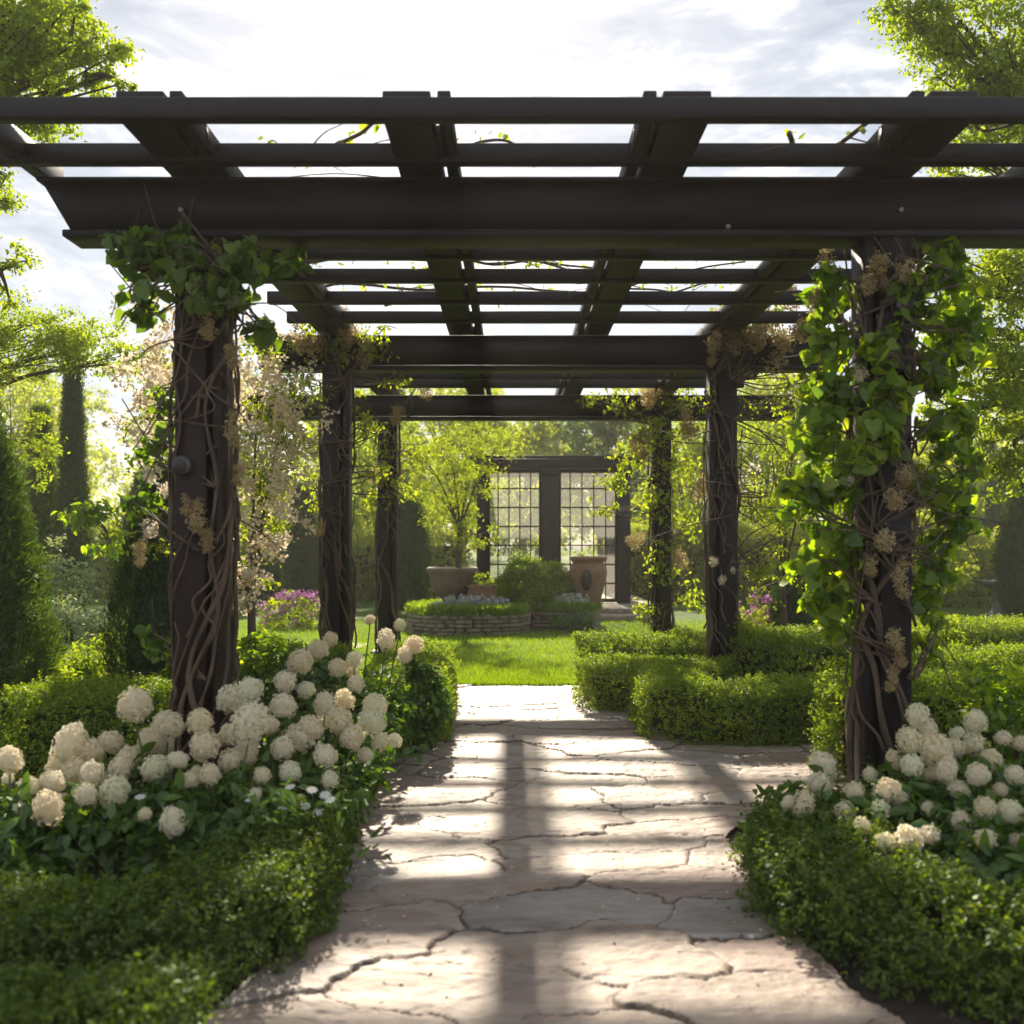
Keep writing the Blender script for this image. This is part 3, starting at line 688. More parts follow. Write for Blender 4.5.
vine('brown twisted vine on the near left post with an ivy-like leafy cap under the beam', XP[0], YB[0], 7,
     [(150, 262, 4.75, .15, 14, 9), (185, 255, 4.7, .15, 14, 9), (230, 266, 4.7, .14, 14, 9), (262, 262, 4.75, .13, 11, 8), (288, 258, 4.85, .09, 6, 7), (128, 248, 4.8, .1, 8, 8),
      (145, 300, 4.8, .1, 8, 8), (205, 288, 4.68, .13, 12, 8), (240, 300, 4.8, .09, 6, 7), (175, 225+20, 4.7, .12, 9, 8),
      (150, 440, 5.1, .11, 7, 7), (145, 500, 5.15, .12, 8, 7), (165, 400, 5.1, .09, 5, 6), (262, 330, 5.0, .08, 5, 6), (165, 640, 5.1, .12, 6, 6)],
     [(205, 308, 4.66, .055, 'd'), (208, 330, 4.66, .05, 'd'), (232, 355, 4.7, .05, 'd'), (160, 345, 4.8, .05, 'p'), (196, 520, 4.68, .055, 'd'), (206, 545, 4.68, .045, 'd'), (186, 510, 4.7, .04, 'd'),
      (232, 430, 4.72, .055, 'd'), (240, 470, 4.75, .05, 'd'), (150, 530, 4.9, .06, 'p'), (140, 560, 4.9, .05, 'd'), (158, 375, 4.85, .05, 'p'), (150, 475, 4.85, .05, 'p'), (165, 490, 4.85, .05, 'p')],
     M['vine_dark'], .066, T_R, 16)
vine('bright round-leaved vine hanging in curtains from the near right post', XP[1], YB[0], 6,
     [(835, 290, 4.9, .13, 12, 8), (822, 340, 4.9, .13, 14, 9), (830, 390, 4.85, .16, 18, 9), (815, 430, 4.85, .14, 16, 9), (835, 470, 4.8, .16, 19, 9), (808, 495, 4.85, .13, 14, 9), (835, 530, 4.8, .16, 19, 9), (818, 570, 4.85, .14, 16, 9), (835, 600, 4.8, .12, 13, 9), (842, 625, 4.85, .09, 10, 8),
      (880, 350, 4.7, .13, 12, 8), (890, 400, 4.7, .14, 14, 8), (868, 440, 4.7, .13, 14, 8), (915, 300, 4.75, .12, 12, 8), (940, 270, 4.85, .14, 14, 9), (960, 320, 4.9, .17, 19, 9), (940, 370, 4.85, .17, 19, 9), (950, 430, 4.9, .16, 17, 9), (930, 480, 4.85, .15, 16, 9), (955, 520, 4.95, .13, 12, 8), (930, 560, 4.9, .13, 12, 8), (915, 600, 4.9, .1, 8, 7), (935, 635, 4.9, .1, 6, 7), (965, 470, 5.0, .1, 7, 7)],
     [(880, 262, 4.7, .07, 'd'), (868, 285, 4.7, .06, 'd'), (905, 272, 4.7, .055, 'd'), (860, 375, 4.7, .05, 'p'), (895, 500, 4.66, .065, 'd'), (905, 475, 4.66, .06, 'd'), (885, 540, 4.66, .06, 'd'), (900, 575, 4.66, .06, 'd'), (895, 640, 4.66, .06, 'd'), (900, 660, 4.66, .05, 'd'), (893, 675, 4.66, .045, 'd'), (815, 300, 4.9, .06, 'd'), (800, 330, 5.0, .06, 'd'), (870, 567, 4.7, .05, 'd'), (850, 480, 4.7, .03, 'p'), (925, 490, 4.8, .08, 'd'), (825, 262, 5.0, .07, 'd')],
     M['vine'], .07, T_R, 12)
vine('thick brown vine trunk winding up the second left post', XP[0], YB[1], 6,
     [(325, 325, 8.5, .2, 12, 18), (345, 350, 8.5, .18, 12, 18), (375, 345, 8.4, .2, 10, 16), (305, 380, 8.5, .2, 9, 16), (370, 420, 8.5, .16, 8, 14), (300, 440, 8.6, .2, 9, 14), (310, 490, 8.6, .16, 7, 14), (375, 470, 8.5, .12, 6, 12), (395, 385, 8.6, .14, 5, 12)],
     [(300, 340, 8.4, .12, 'd'), (322, 305, 8.4, .14, 'd'), (340, 320, 8.4, .12, 'd'), (315, 345, 8.4, .1, 'd'), (350, 330, 8.4, .1, 'd'), (320, 530, 8.4, .06, 'd'), (365, 345, 8.4, .1, 'd')],
     M['airy'], .05, T_leaf(), 20)
vine('sparse vine with a tan blossom mass atop the second right post', XP[1], YB[1], 3,
     [(735, 325, 8.45, .22, 14, 16), (770, 350, 8.6, .22, 12, 16), (775, 400, 8.9, .25, 12, 16), (790, 450, 8.9, .25, 12, 16), (760, 500, 8.9, .22, 10, 14), (785, 530, 8.9, .22, 10, 14), (755, 570, 8.8, .2, 9, 14), (740, 630, 8.5, .16, 12, 22), (710, 400, 8.5, .08, 4, 8), (775, 300, 8.6, .15, 8, 14), (800, 380, 8.7, .15, 8, 14)],
     [(720, 325, 8.4, .13, 'd'), (740, 318, 8.4, .15, 'd'), (755, 338, 8.4, .14, 'd'), (735, 345, 8.4, .13, 'd'), (765, 322, 8.4, .13, 'd'), (715, 345, 8.4, .1, 'd'), (780, 340, 8.4, .12, 'd'), (790, 300, 8.4, .12, 'd'), (775, 365, 8.5, .1, 'd'), (714, 562, 8.35, .045, 'p'), (722, 580, 8.35, .05, 'p'), (733, 570, 8.35, .04, 'p')],
     M['airy'], .05, T_leaf(), 30, rad=.3)
vine('leafy vine on the third left post, farthest on the left side', XP[0], YB[2], 4,
     [(385, 440, 12, .28, 12, 16), (400, 480, 12, .25, 10, 16), (375, 500, 12, .2, 8, 14), (420, 455, 12, .25, 9, 14), (360, 395, 12, .25, 8, 14), (410, 385, 12, .22, 7, 12)],
     [(398, 412, 11.9, .12, 'd'), (380, 470, 11.9, .12, 'd'), (425, 390, 11.9, .1, 'd')], M['airy'], .06, T_leaf(), 10)
vine('heavily leafed vine wrapping the third right post and hanging left of it', XP[1], YB[2], 4,
     [(655, 430, 11.9, .32, 18, 22), (635, 455, 11.9, .3, 16, 20), (615, 480, 11.9, .25, 12, 18), (605, 510, 11.9, .2, 8, 14), (650, 500, 11.9, .3, 14, 18), (675, 470, 12, .3, 14, 18), (660, 560, 11.9, .3, 12, 18), (650, 610, 11.9, .25, 10, 16), (690, 520, 12, .25, 10, 16), (620, 400, 11.8, .25, 12, 16), (590, 400, 11.8, .15, 6, 12), (680, 400, 11.8, .28, 12, 16), (690, 600, 12, .25, 10, 16)],
     [(650, 395, 11.7, .16, 'd'), (665, 380, 11.7, .16, 'd'), (640, 440, 11.7, .13, 'd'), (690, 430, 11.7, .14, 'd'), (680, 560, 11.8, .12, 'd'), (700, 490, 11.8, .12, 'd'), (635, 545, 11.8, .1, 'd')], M['airy'], .06, T_leaf(), 14)

# bare vine runners lying over the slats
def runners():
    spots = [(-1.6, 6.0, 1.9, 7.9), (-1.4, 5.3, 1.2, 5.6), (-.9, 6.9, 1.9, 6.2), (-1.6, 7.6, 1.8, 7.2), (-1.5, 9.4, 1.8, 11.0), (-1.6, 10.8, 1.7, 9.6), (-1.4, 4.75, .1, 4.7), (1.3, 4.6, 2.3, 4.3), (-1.6, 6.5, 1.6, 7.0), (-1.0, 7.8, 1.9, 7.5)]
    for i, (x0, y0, x1, y1) in enumerate(spots):
        t = thing('bare_vine', (x0, y0, 3.25), ['vine runner slanting over the slats from near left towards the second right post', 'vine runner lying almost level right behind the front beam', 'vine runner over the middle slats, nearer on its right end', 'vine runner crossing the last slats before the second beam', 'vine runner slanting back over the far bay from left to right', 'vine runner over the far bay, nearer on its right end',
            'short vine runner along the top of the front beam at the left', 'short vine runner on the front slats at the upper right', 'vine runner across the full width at the middle of the near bay', 'vine runner just in front of the second beam, starting right of the left rafter'][i], 'vine', 'bare runners over the pergola roof')
        mb = MB(); n = 14; f = np.linspace(0, 1, n)
        P = np.stack([x0+(x1-x0)*f, y0+(y1-y0)*f + .16*np.sin(f*9+i) + rng.normal(0, .05, n), 3.255 + .035*np.sin(f*17+i*2) + .02], 1)
        P = smooth_path(P, 60); mb.add(*tube(P, np.linspace(.013, .006, len(P)), 6))
        for k in range(12):
            s = P[rng.integers(3, len(P)-3)]; d = np.array([rng.normal(0, .3), rng.normal(0, .2), rng.uniform(-.12, .02)])
            q = smooth_path([s, s+d*.5+np.array([0, 0, .03]), s+d], 8); mb.add(*tube(q, np.linspace(.005, .002, len(q)), 4))
        build(mb, 'stem', M['vinebark'], t, smooth=True)
        fb = MB(); c = P[rng.integers(0, len(P), 26)]; c = np.repeat(c, 3, 0)+rng.normal(0, .022, (78, 3))
        leaves(fb, T_leaf(), c, rng.normal(size=c.shape)+np.array([0, 0, .5]), rng.uniform(.03, .055, len(c))); build(fb, 'leaf', M['airy'], t)['kind'] = 'stuff'
runners()

# ------------------------------------------------------------------ hydrangeas
def head_mesh(seed, elong=1.0, n=300):
    global rng; keep = rng; rng = np.random.default_rng(seed); mb = MB()
    i = np.arange(n)+.5; ph = np.arccos(1-2*i/n*.93); th = i*2.39996
    d = np.stack([np.cos(th)*np.sin(ph), np.sin(th)*np.sin(ph), np.cos(ph)], 1) + rng.normal(0, .05, (n, 3)); d = unit(d)
    rr = 1 + .2*nz(d, 2.3, seed) + rng.normal(0, .07, n)
    c = d*rr[:, None]*np.array([1, 1, elong])*.92
    a = unit(np.cross(d, rng.normal(size=(n, 3)))); b = np.cross(d, a)
    for k in range(4):
        ax = a*math.cos(k*math.pi/2) + b*math.sin(k*math.pi/2)
        leaves(mb, (np.array([(0, 0, 0), (.42, .42, .12), (.0, .95, .05), (-.42, .42, .12)]), np.array([[0, 1, 2, 3]])), c, d + rng.normal(0, .3, (n, 3)), rng.uniform(.15, .23, n), ax+d*rng.uniform(-.15, .3, (n, 1)))
    mb.add(*lathe([(.02, -.66*elong), (.4, -.52*elong), (.64, -.2*elong), (.66, .2*elong), (.45, .5*elong), (.02, .66*elong)], (0, 0, 0), 12))
    rng = keep; me = mb.mesh('flower_head'); me.materials.append(M['cream']); return me
HEADS = [head_mesh(60+i, [1, .9, 1.15, .95][i]) for i in range(4)]
LH = [(135, 705, 50, 4.2), (200, 722, 34, 4.2), (205, 746, 38, 4.15), (250, 690, 40, 4.5), (249, 724, 48, 4.2), (10, 760, 26, 4.0), (28, 787, 32, 3.95), (70, 744, 34, 4.3), (52, 782, 36, 4.0), (92, 752, 34, 4.3),
      (110, 742, 30, 4.4), (115, 792, 34, 4.0), (92, 775, 30, 4.1), (150, 740, 34, 4.3), (168, 726, 30, 4.4), (155, 768, 30, 4.1), (178, 760, 26, 4.0), (173, 822, 27, 3.75), (145, 814, 15, 3.75), (48, 808, 30, 3.8), (75, 772, 30, 4.2), (130, 758, 32, 4.3),
      (285, 682, 30, 4.8), (283, 706, 32, 4.6), (300, 662, 36, 5.2), (310, 728, 34, 4.5), (325, 756, 28, 4.3), (300, 738, 36, 4.5), (282, 748, 28, 4.3), (262, 776, 22, 4.1), (290, 772, 24, 4.2), (340, 722, 28, 4.7), (352, 738, 26, 4.6), (375, 706, 26, 5.0), (380, 742, 22, 4.8),
      (395, 741, 20, 4.8), (371, 723, 28, 4.9), (356, 684, 22, 5.5), (355, 660, 24, 5.8), (405, 655, 22, 6.0), (400, 625, 17, 6.4), (370, 620, 14, 6.4), (386, 640, 20, 6.2), (338, 668, 26, 5.8), (318, 650, 28, 5.8), (306, 690, 26, 5.2), (414, 645, 20, 6.1), (230, 760, 30, 4.2), (228, 735, 28, 4.4), (210, 775, 26, 4.0), (245, 755, 30, 4.3),
      (330, 640, 22, 6.2), (345, 700, 26, 5.2), (325, 705, 28, 4.9), (268, 725, 30, 4.5), (165, 745, 28, 4.5), (190, 780, 22, 4.0), (120, 770, 28, 4.2), (60, 765, 28, 4.3), (330, 780, 18, 4.2), (255, 795, 16, 3.95), (300, 800, 15, 4.0), (85, 795, 24, 3.9), (365, 755, 18, 4.7), (20, 808, 20, 3.85)]
RH = [(918, 716, 32, 4.3), (910, 742, 36, 4.25), (935, 750, 36, 4.2), (975, 722, 28, 4.4), (972, 744, 26, 4.4), (990, 760, 26, 4.3), (947, 770, 28, 4.1), (978, 775, 32, 4.05), (912, 766, 30, 4.15), (888, 790, 28, 4.0), (880, 810, 24, 3.95), (823, 766, 26, 4.4), (820, 785, 30, 4.3),
      (803, 806, 34, 4.1), (788, 803, 20, 4.1), (908, 840, 30, 3.7), (885, 844, 26, 3.7), (985, 808, 25, 3.8), (1010, 812, 30, 3.8), (985, 840, 25, 3.65), (1020, 843, 26, 3.7), (948, 875, 13, 3.5), (1003, 738, 23, 4.45), (1022, 744, 22, 4.45), (822, 846, 24, 3.9), (862, 826, 22, 3.8), (845, 812, 22, 4.0), (930, 835, 24, 3.75), (960, 822, 26, 3.85), (1015, 775, 26, 4.1), (855, 792, 24, 4.1), (955, 748, 26, 4.35), (925, 730, 26, 4.4), (930, 810, 22, 3.95), (958, 790, 24, 4.1), (935, 775, 26, 4.2), (900, 800, 20, 4.05), (870, 775, 20, 4.3), (1000, 790, 22, 4.1), (895, 760, 24, 4.35)]
def hydrangeas(plants, heads, side):
    own = {i: [] for i in range(len(plants))}
    for h in heads:
        q = W(h[0], h[1], h[3])
        if h[2] > 25 and rng.random() < .28: heads.append((h[0]+rng.uniform(-24, 24), h[1]+rng.uniform(4, 22), h[2]*rng.uniform(.5, .8), h[3]+rng.uniform(.1, .3))) if len(heads) < 130 else None
        i = min(range(len(plants)), key=lambda k: (q[0]-plants[k][0])**2+(q[1]-plants[k][1])**2); own[i].append((q, h[2]/1000*h[3]/2))
    for i, (x, y, r, hgt, label) in enumerate(plants):
        t = thing('hydrangea_bush', (x, y, 0), label, 'hydrangea', 'white hydrangeas beside the path')
        fb = MB(); sb = MB()
        clumpy(fb, (x, y, hgt*.34), (r, r, hgt*.36), 60, 16, .08, T_leaf(.5, .08, .2), spread=.35, shell=.35, up=.5)
        for (q, rad) in own[i]:
            p0 = np.array([x+rng.normal(0, .07), y+rng.normal(0, .07), 0]); bt = q - np.array([0, 0, rad*.6])
            mid = p0*.4+bt*.6; mid[2] = bt[2]*.55; pth = smooth_path([p0, mid, bt], 10); sb.add(*tube(pth, np.linspace(.006, .004, len(pth)), 5))
            n = 26; f = rng.uniform(.35, .86, n); idx = (f*(len(pth)-1)).astype(int); pp = pth[idx]
            ax = unit(rng.normal(size=(n, 3))*np.array([1, 1, .3])+np.array([0, 0, .1])); leaves(fb, T_leaf(.5, .08, .2), pp, rng.normal(0, .35, (n, 3))+np.array([0, 0, 1]), rng.uniform(.055, .095, n), ax)
            put(HEADS[rng.integers(0, 4)], 'flower_head', t, q, (lambda g: (g*rng.uniform(.9, 1.1), g*rng.uniform(.9, 1.1), g*rng.uniform(.85, 1.25)))(rad*rng.uniform(.66, .95)))
        build(fb, 'foliage', M['hyd'], t); build(sb, 'stem', M['hyd'], t, smooth=True)
hydrangeas([(-1.95, 3.95, .34, .55, 'white hydrangea at the left edge of the photo, above the near hedge'),
            (-1.5, 4.1, .36, .6, 'white hydrangea with the largest single round head, left of the near left post'),
            (-1.15, 4.0, .36, .58, 'white hydrangea standing in front of the near left post'),
            (-.98, 4.55, .3, .62, 'white hydrangea at the path edge just right of the near left post'),
            (-.95, 5.3, .3, .66, 'middle white hydrangea between the first and second left posts'),
            (-.88, 6.0, .32, .78, 'farthest white hydrangea, close to the second left post')], LH, -1)
hydrangeas([(1.3, 4.3, .26, .5, 'white hydrangea left of the foot of the near right post'),
            (1.62, 4.12, .34, .58, 'tall cream hydrangea in front of the near right post'),
            (1.98, 4.25, .34, .6, 'white hydrangea at the right edge of the photo, behind the others'),
            (1.85, 3.72, .32, .48, 'lowest white hydrangea on the right, close above the dark hedge')], RH, 1)
# little white daisies dotted through the left bed
t = thing('daisy_plant', (-1.0, 3.85, 0), 'small white daisies at the front of the left hydrangea bed', 'flower')
fb = MB(); clumpy(fb, (-1.0, 3.95, .25), (.4, .25, .24), 60, 14, .06, T_leaf(.35), shell=.3); build(fb, 'foliage', M['hyd'], t)
sb = MB()
dz = MB(); rot = 0
for k in range(9): 
    a = k/9*6.283; dz.add(np.array([(0, 0, 0), (math.cos(a-.28)*.7, math.sin(a-.28)*.7, .06), (math.cos(a), math.sin(a), .0), (math.cos(a+.28)*.7, math.sin(a+.28)*.7, .06)]), np.array([[0, 1, 2, 3]]))
dzm = dz.mesh('daisy'); dzm.materials.append(M['whitefl'])
for px, py in ((325, 795), (312, 790), (290, 787), (275, 795), (305, 806), (318, 812), (293, 835), (140, 797), (250, 800), (262, 812), (330, 800), (283, 808)):
    q = W(px, py, 3.85+rng.uniform(-.1, .15)); put(dzm, 'flower', t, q, .024, (random.uniform(.1, .6), random.uniform(-.3, .3), 0))
    pth = smooth_path([(q[0]*.5-.5, 3.9, 0), (q[0], q[1]+.04, q[2]*.6), tuple(q)], 8); sb.add(*tube(pth, .0025, 4))
build(sb, 'stem', M['hyd'], t)

mb = MB(); n = 420; side = rng.random(n) < .6
y_ = rng.uniform(2.9, 9, n); x_ = np.where(side, -.75+np.abs(rng.normal(0, .35, n)), .98-np.abs(rng.normal(0, .4, n)))
pos = np.stack([x_, y_, np.full(n, .052)], 1); leaves(mb, T_small(.6, .12), pos, rng.normal(0, .25, (n, 3))+np.array([0, 0, 1]), rng.uniform(.01, .022, n))
o = build(mb, 'fallen_petals', M['peach']); tag(o, 'fallen petals scattered on the flagstones along the bed edges', 'petals', kind='stuff')
# ------------------------------------------------------------------ left garden
spire('juniper', 'dark feathery juniper filling the left edge of the photo', (-3.42, 6.1), 2.6, .52, M['conifer_soft'], 14000, .055, fat=.25, cat='juniper', feather=.3)
spire('yew_cone', 'dark rounded yew cone behind the near left post', (-2.42, 6.9), 1.85, .34, M['conifer'], 5500, .04, fat=.4, cat='yew')
spire('cypress', 'tall dark cypress at the left, topping the garden trees', (-6.15, 14), 4.3, .19, M['conifer'], 8000, .05, 'slender cypresses of the garden', fat=.3)
spire('cypress', 'bright slim cypress between the left-edge juniper and the tall dark cypress', (-6.7, 14.2), 3.2, .22, M['conifer_soft'], 3500, .07, 'slender cypresses of the garden', fat=.45)
spire('cypress', 'short cypress right of the tall one, in blue shade', (-5.7, 15.5), 2.3, .4, M['conifer'], 3500, .07, 'slender cypresses of the garden', fat=.4)
spire('cypress', 'slim cypress seen between the first and second left posts', (-4.2, 20), 2.35, .32, M['conifer'], 3000, .08, 'slender cypresses of the garden', fat=.45)
spire('cypress', 'second slim cypress between the left posts, farther back', (-5.2, 21), 2.6, .3, M['conifer'], 2500, .08, 'slender cypresses of the garden', fat=.45)
spire('cypress', 'cypress at the right edge of the photo', (8.15, 16), 2.25, .3, M['conifer'], 4500, .07, 'slender cypresses of the garden', fat=.5)
spire('cypress', 'low dark conifer behind the broad hedge, left of the near right post', (3.5, 12.4), 1.0, .28, M['conifer'], 2600, .06, 'slender cypresses of the garden', fat=.3)
spire('cypress', 'blue green conifer beside the potted tree, left of the far beds', (-1.9, 18.6), 2.2, .35, M['conifer'], 2600, .08, 'slender cypresses of the garden', fat=.4)
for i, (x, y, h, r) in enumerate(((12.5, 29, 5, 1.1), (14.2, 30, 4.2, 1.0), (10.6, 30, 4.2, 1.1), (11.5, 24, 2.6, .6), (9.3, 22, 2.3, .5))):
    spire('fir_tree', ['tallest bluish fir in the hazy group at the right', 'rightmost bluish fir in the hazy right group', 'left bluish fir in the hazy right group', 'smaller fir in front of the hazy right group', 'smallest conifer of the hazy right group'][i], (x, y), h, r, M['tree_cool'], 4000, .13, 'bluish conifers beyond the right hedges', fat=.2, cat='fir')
shrub('puff_shrub', 'pale grey green rounded shrub above another at the left', 'shrub', (-4.05, 8.95), .3, 1.32, M['silver'], 110, 70, .04, T_small(.6), 'grey green puff shrubs', fm=None)
shrub('puff_shrub', 'lower pale grey green puff shrub near the left juniper', 'shrub', (-3.62, 8.3), .4, .9, M['silver'], 110, 70, .04, T_small(.6), 'grey green puff shrubs')
tree('weeping_tree', 'small tree with drooping yellow green leaves at the left', (-3.95, 9.9), .05, 1.4, [((-4.2, 9.8, 1.68), (.36, .3, .13), 20, 12), ((-3.95, 9.7, 1.4), (.25, .25, .22), 12, 10)], .11, M['vine'], T_leaf(.4), droop=1.2)
for i, (x, y, r, h, mm, lb) in enumerate((
        (-2.85, 7.3, .4, .75, 'box', 'rounded mid green shrub beside the dark yew cone'), (-3.5, 7.0, .45, .62, 'conifer_soft', 'soft fine-leaved mound beside the left juniper'),
        (-3.0, 6.3, .42, .62, 'tree', 'feathery light green mound right of the left juniper'), (-2.0, 6.3, .22, .8, 'vine', 'leafy upright shrub against the left side of the near left post'),
        (-1.55, 6.7, .3, .75, 'vine', 'yellow green shrub just right of the near left post'), (-4.9, 9.6, .6, .9, 'tree_far', 'larger shrub at the far left beyond the low hedge'),
        (-1.25, 6.4, .3, .66, 'hyd', 'dark leafy shrub behind the farthest hydrangea'), (3.9, 9.0, .2, .7, 'tree', 'pale leafy shrub behind the middle right hedge'),
        (-.62, 6.55, .22, .62, 'hyd', 'small dark shrub where the left hedge begins again'),
        (1.93, 5.6, .17, .78, 'box', 'upright yellow green shrub left of the near right post'), (2.5, 5.0, .25, .75, 'vine', 'loose leafy shrub at the right foot of the near right post'))):
    shrub('garden_shrub', lb, 'shrub', (x, y), r, h, M[mm], int(70*max(.5, r/.4)), 60, .038 if mm not in ('vine', 'hyd') else .06, T_leaf(), 'leafy shrubs of the beds')
# blossom-laden climbers between the posts
def rose(label, base, cl, bl, m, n_each=55, s=.035, leaf=.04):
    t = tree('flowering_climber', label, base, .035, 1.0, cl, leaf, m, T_leaf(), 'flowering climbers', cat='climbing shrub')
    fb = MB()
    for (px, py, Y, r) in bl:
        c = W(px, py, Y); n = n_each; cc = c + rng.normal(0, .55, (max(4, n//9), 3))*r; q = cc[rng.integers(0, len(cc), n)] + rng.normal(0, .035, (n, 3))
        pos = np.repeat(q, 4, 0) + rng.normal(0, s*.45, (n*4, 3)); leaves(fb, T_small(.85, .2), pos, rng.normal(size=pos.shape), s*rng.uniform(.6, 1.1, len(pos)))
    o = build(fb, 'blossom', M['peach'], t); o['kind'] = 'stuff'; return t
rose('peach and cream flowering climber between the near and second left posts', (-1.8, 6.9),
     [(W(258, 380, 7), .33, 26, 26), (W(265, 450, 7), .33, 26, 26), (W(262, 520, 7), .3, 24, 24), (W(250, 590, 7), .25, 12, 18), (W(290, 400, 7.2), .25, 10, 18), (W(165, 380, 6.6), .28, 12, 18), (W(150, 450, 6.5), .25, 12, 18), (W(145, 530, 6.5), .25, 12, 16)],
     [(255, 360, 6.9, .28), (262, 395, 6.8, .28), (270, 430, 6.8, .28), (262, 470, 6.8, .28), (272, 510, 6.8, .28), (262, 550, 6.8, .24), (280, 380, 7, .25), (290, 420, 7, .2), (165, 360, 6.4, .22), (160, 400, 6.4, .25), (150, 440, 6.4, .22), (245, 500, 6.8, .2), (250, 590, 6.8, .2), (290, 460, 7.0, .2), (160, 320, 6.4, .2)], M['airy'], 105, .036)
rose('airy twiggy climber filling the gap right of the second right post', (2.6, 9.6),
     [(W(770, 440, 9.6), .42, 16, 16), (W(800, 390, 9.6), .4, 14, 16), (W(790, 500, 9.6), .42, 16, 16), (W(770, 560, 9.6), .38, 14, 16), (W(750, 600, 9.6), .3, 12, 16), (W(810, 560, 9.6), .35, 12, 16), (W(820, 450, 9.6), .35, 12, 16)],
     [(755, 345, 9.3, .25), (790, 370, 9.3, .25), (745, 480, 9.3, .2)], M['airy'], 30, .04)
# purple and pink flower beds
def flowerbed(name, label, c, r, n, m, fm, size, cat='flowers'):
    t = thing(name, (c[0], c[1], 0), label, cat)
    fb = MB(); clumpy(fb, (c[0], c[1], c[2]), r, 50, 40, size*1.2, T_small(.4), shell=.2, up=.6); build(fb, 'foliage', m, t)
    pb = MB(); d = unit(rng.normal(size=(n, 3))+np.array([0, -.6, .9])); q = np.array(c)+d*np.array(r)*rng.uniform(.85, 1.12, (n, 1)); q[:, 2] = np.maximum(q[:, 2], c[2]-r[2]*.6)
    pos = np.repeat(q, 5, 0)+rng.normal(0, size*.4, (n*5, 3)); leaves(pb, T_small(.8, .15), pos, rng.normal(size=pos.shape)+np.array([0, -.3, .6]), size*rng.uniform(.6, 1.1, len(pos)))
    o = build(pb, 'blossom', fm, t); o['kind'] = 'stuff'; return t
flowerbed('purple_flowers', 'purple flower clump on the lawn edge between the left posts', (-3.4, 15.8, .25), (.55, .35, .32), 130, M['tree'], M['purple'], .06)
flowerbed('purple_flowers', 'small pink purple clump beyond the broad right hedge', (3.1, 12.6, .35), (.4, .3, .35), 70, M['tree_far'], M['purple'], .05)

# ------------------------------------------------------------------ far beds, pots and glazed pavilion
def ledge_bed(label, cx, cy, rx, ry, h, courses=5, fringe='grass', fl='dense grassy edging plants filling the rim'):
    t = thing('raised_bed', (cx, cy, 0), label, 'raised bed', 'raised stone beds at the end of the lawn')
    mb = MB(); rs = np.random.default_rng(int(cx*10)+50); ch = h/courses
    def pt(a, k): 
        e = 2.6; c_, s_ = math.cos(a), math.sin(a); q = (abs(c_)**e+abs(s_)**e)**(-1/e); return cx+(rx+k)*q*c_, cy+(ry+k)*q*s_
    for c in range(courses):
        a = rs.uniform(0, .2)
        end = a+2*math.pi
        while a < end-.01:
            st = min(rs.uniform(.14, .34)/max(rx, ry)*.8, end-a); ko = rs.uniform(-.02, .025); z0, z1 = c*ch+.004, (c+1)*ch-.006+rs.uniform(-.004, .004)
            o0 = pt(a+.012, ko); o1 = pt(a+st-.012, ko+rs.uniform(-.01, .01)); i0 = pt(a+.012, -.16); i1 = pt(a+st-.012, -.16)
            V = [(*o0, z0), (*o1, z0), (*i1, z0), (*i0, z0), (*o0, z1), (*o1, z1), (*i1, z1), (*i0, z1)]
            mb.add(V, [(0, 3, 2, 1), (4, 5, 6, 7), (0, 1, 5, 4), (1, 2, 6, 5), (2, 3, 7, 6), (3, 0, 4, 7)]); a += st
    build(mb, 'wall', M['stone'], t)
    k = 40; ring = [pt(i/k*2*math.pi, -.1) for i in range(k)]
    so = MB(); so.add([(x, y, h-.05) for x, y in ring]+[(x, y, 0.0) for x, y in ring], [tuple(range(k))]+[(i, i+k, (i+1) % k+k, (i+1) % k) for i in range(k)]); build(so, 'soil', M['soil'], t)
    return t, pt
b1, pt1 = ledge_bed('oval raised bed of stacked stone at the centre left of the lawn end', -.66, 15.3, .93, .85, .3)
b2, pt2 = ledge_bed('lower stacked stone bed beside the oval one, right of centre', .78, 15.9, .62, .7, .3)
def edging(label, pt, h, lo, m, n=9000, col=0):
    t = thing('edging_plants', pt(0, 0)+(h,), label, 'edging plants', 'green edging of the raised beds')
    mb = MB(); a = rng.uniform(0, 2*math.pi, n); k = rng.uniform(-.32, .02, n); P = np.array([pt(aa, kk) for aa, kk in zip(a, k)])
    z = h - .02 + rng.uniform(0, lo, n); pos = np.concatenate([P, z[:, None]], 1)
    ax = np.stack([rng.normal(0, .35, n), rng.normal(0, .35, n), np.ones(n)], 1); leaves(mb, T_small(.3, .05), pos, rng.normal(size=(n, 3)), rng.uniform(.05, .09, n), ax); build(mb, 'foliage', m, t)
edging('bright grassy edging along the rim of the oval bed', pt1, .3, .13, M['grass'])
edging('green edging along the rim of the lower right bed', pt2, .3, .12, M['grass'])
shrub('trailing_plant', 'dark ground cover spilling over the front of the lower right bed', 'plant', (.95, 15.15), .38, .34, M['hyd'], 60, 30, .05, T_leaf(), shell=.3)
flowerbed('lavender_flowers', 'pale lavender flowers at the foot of the big urn', (-.62, 14.95, .42), (.62, .16, .13), 160, M['silver'], M['lavender'], .04)
flowerbed('lavender_flowers', 'pale flowers on the lower bed in front of the bush', (.9, 15.5, .42), (.3, .14, .12), 70, M['silver'], M['lavender'], .04)

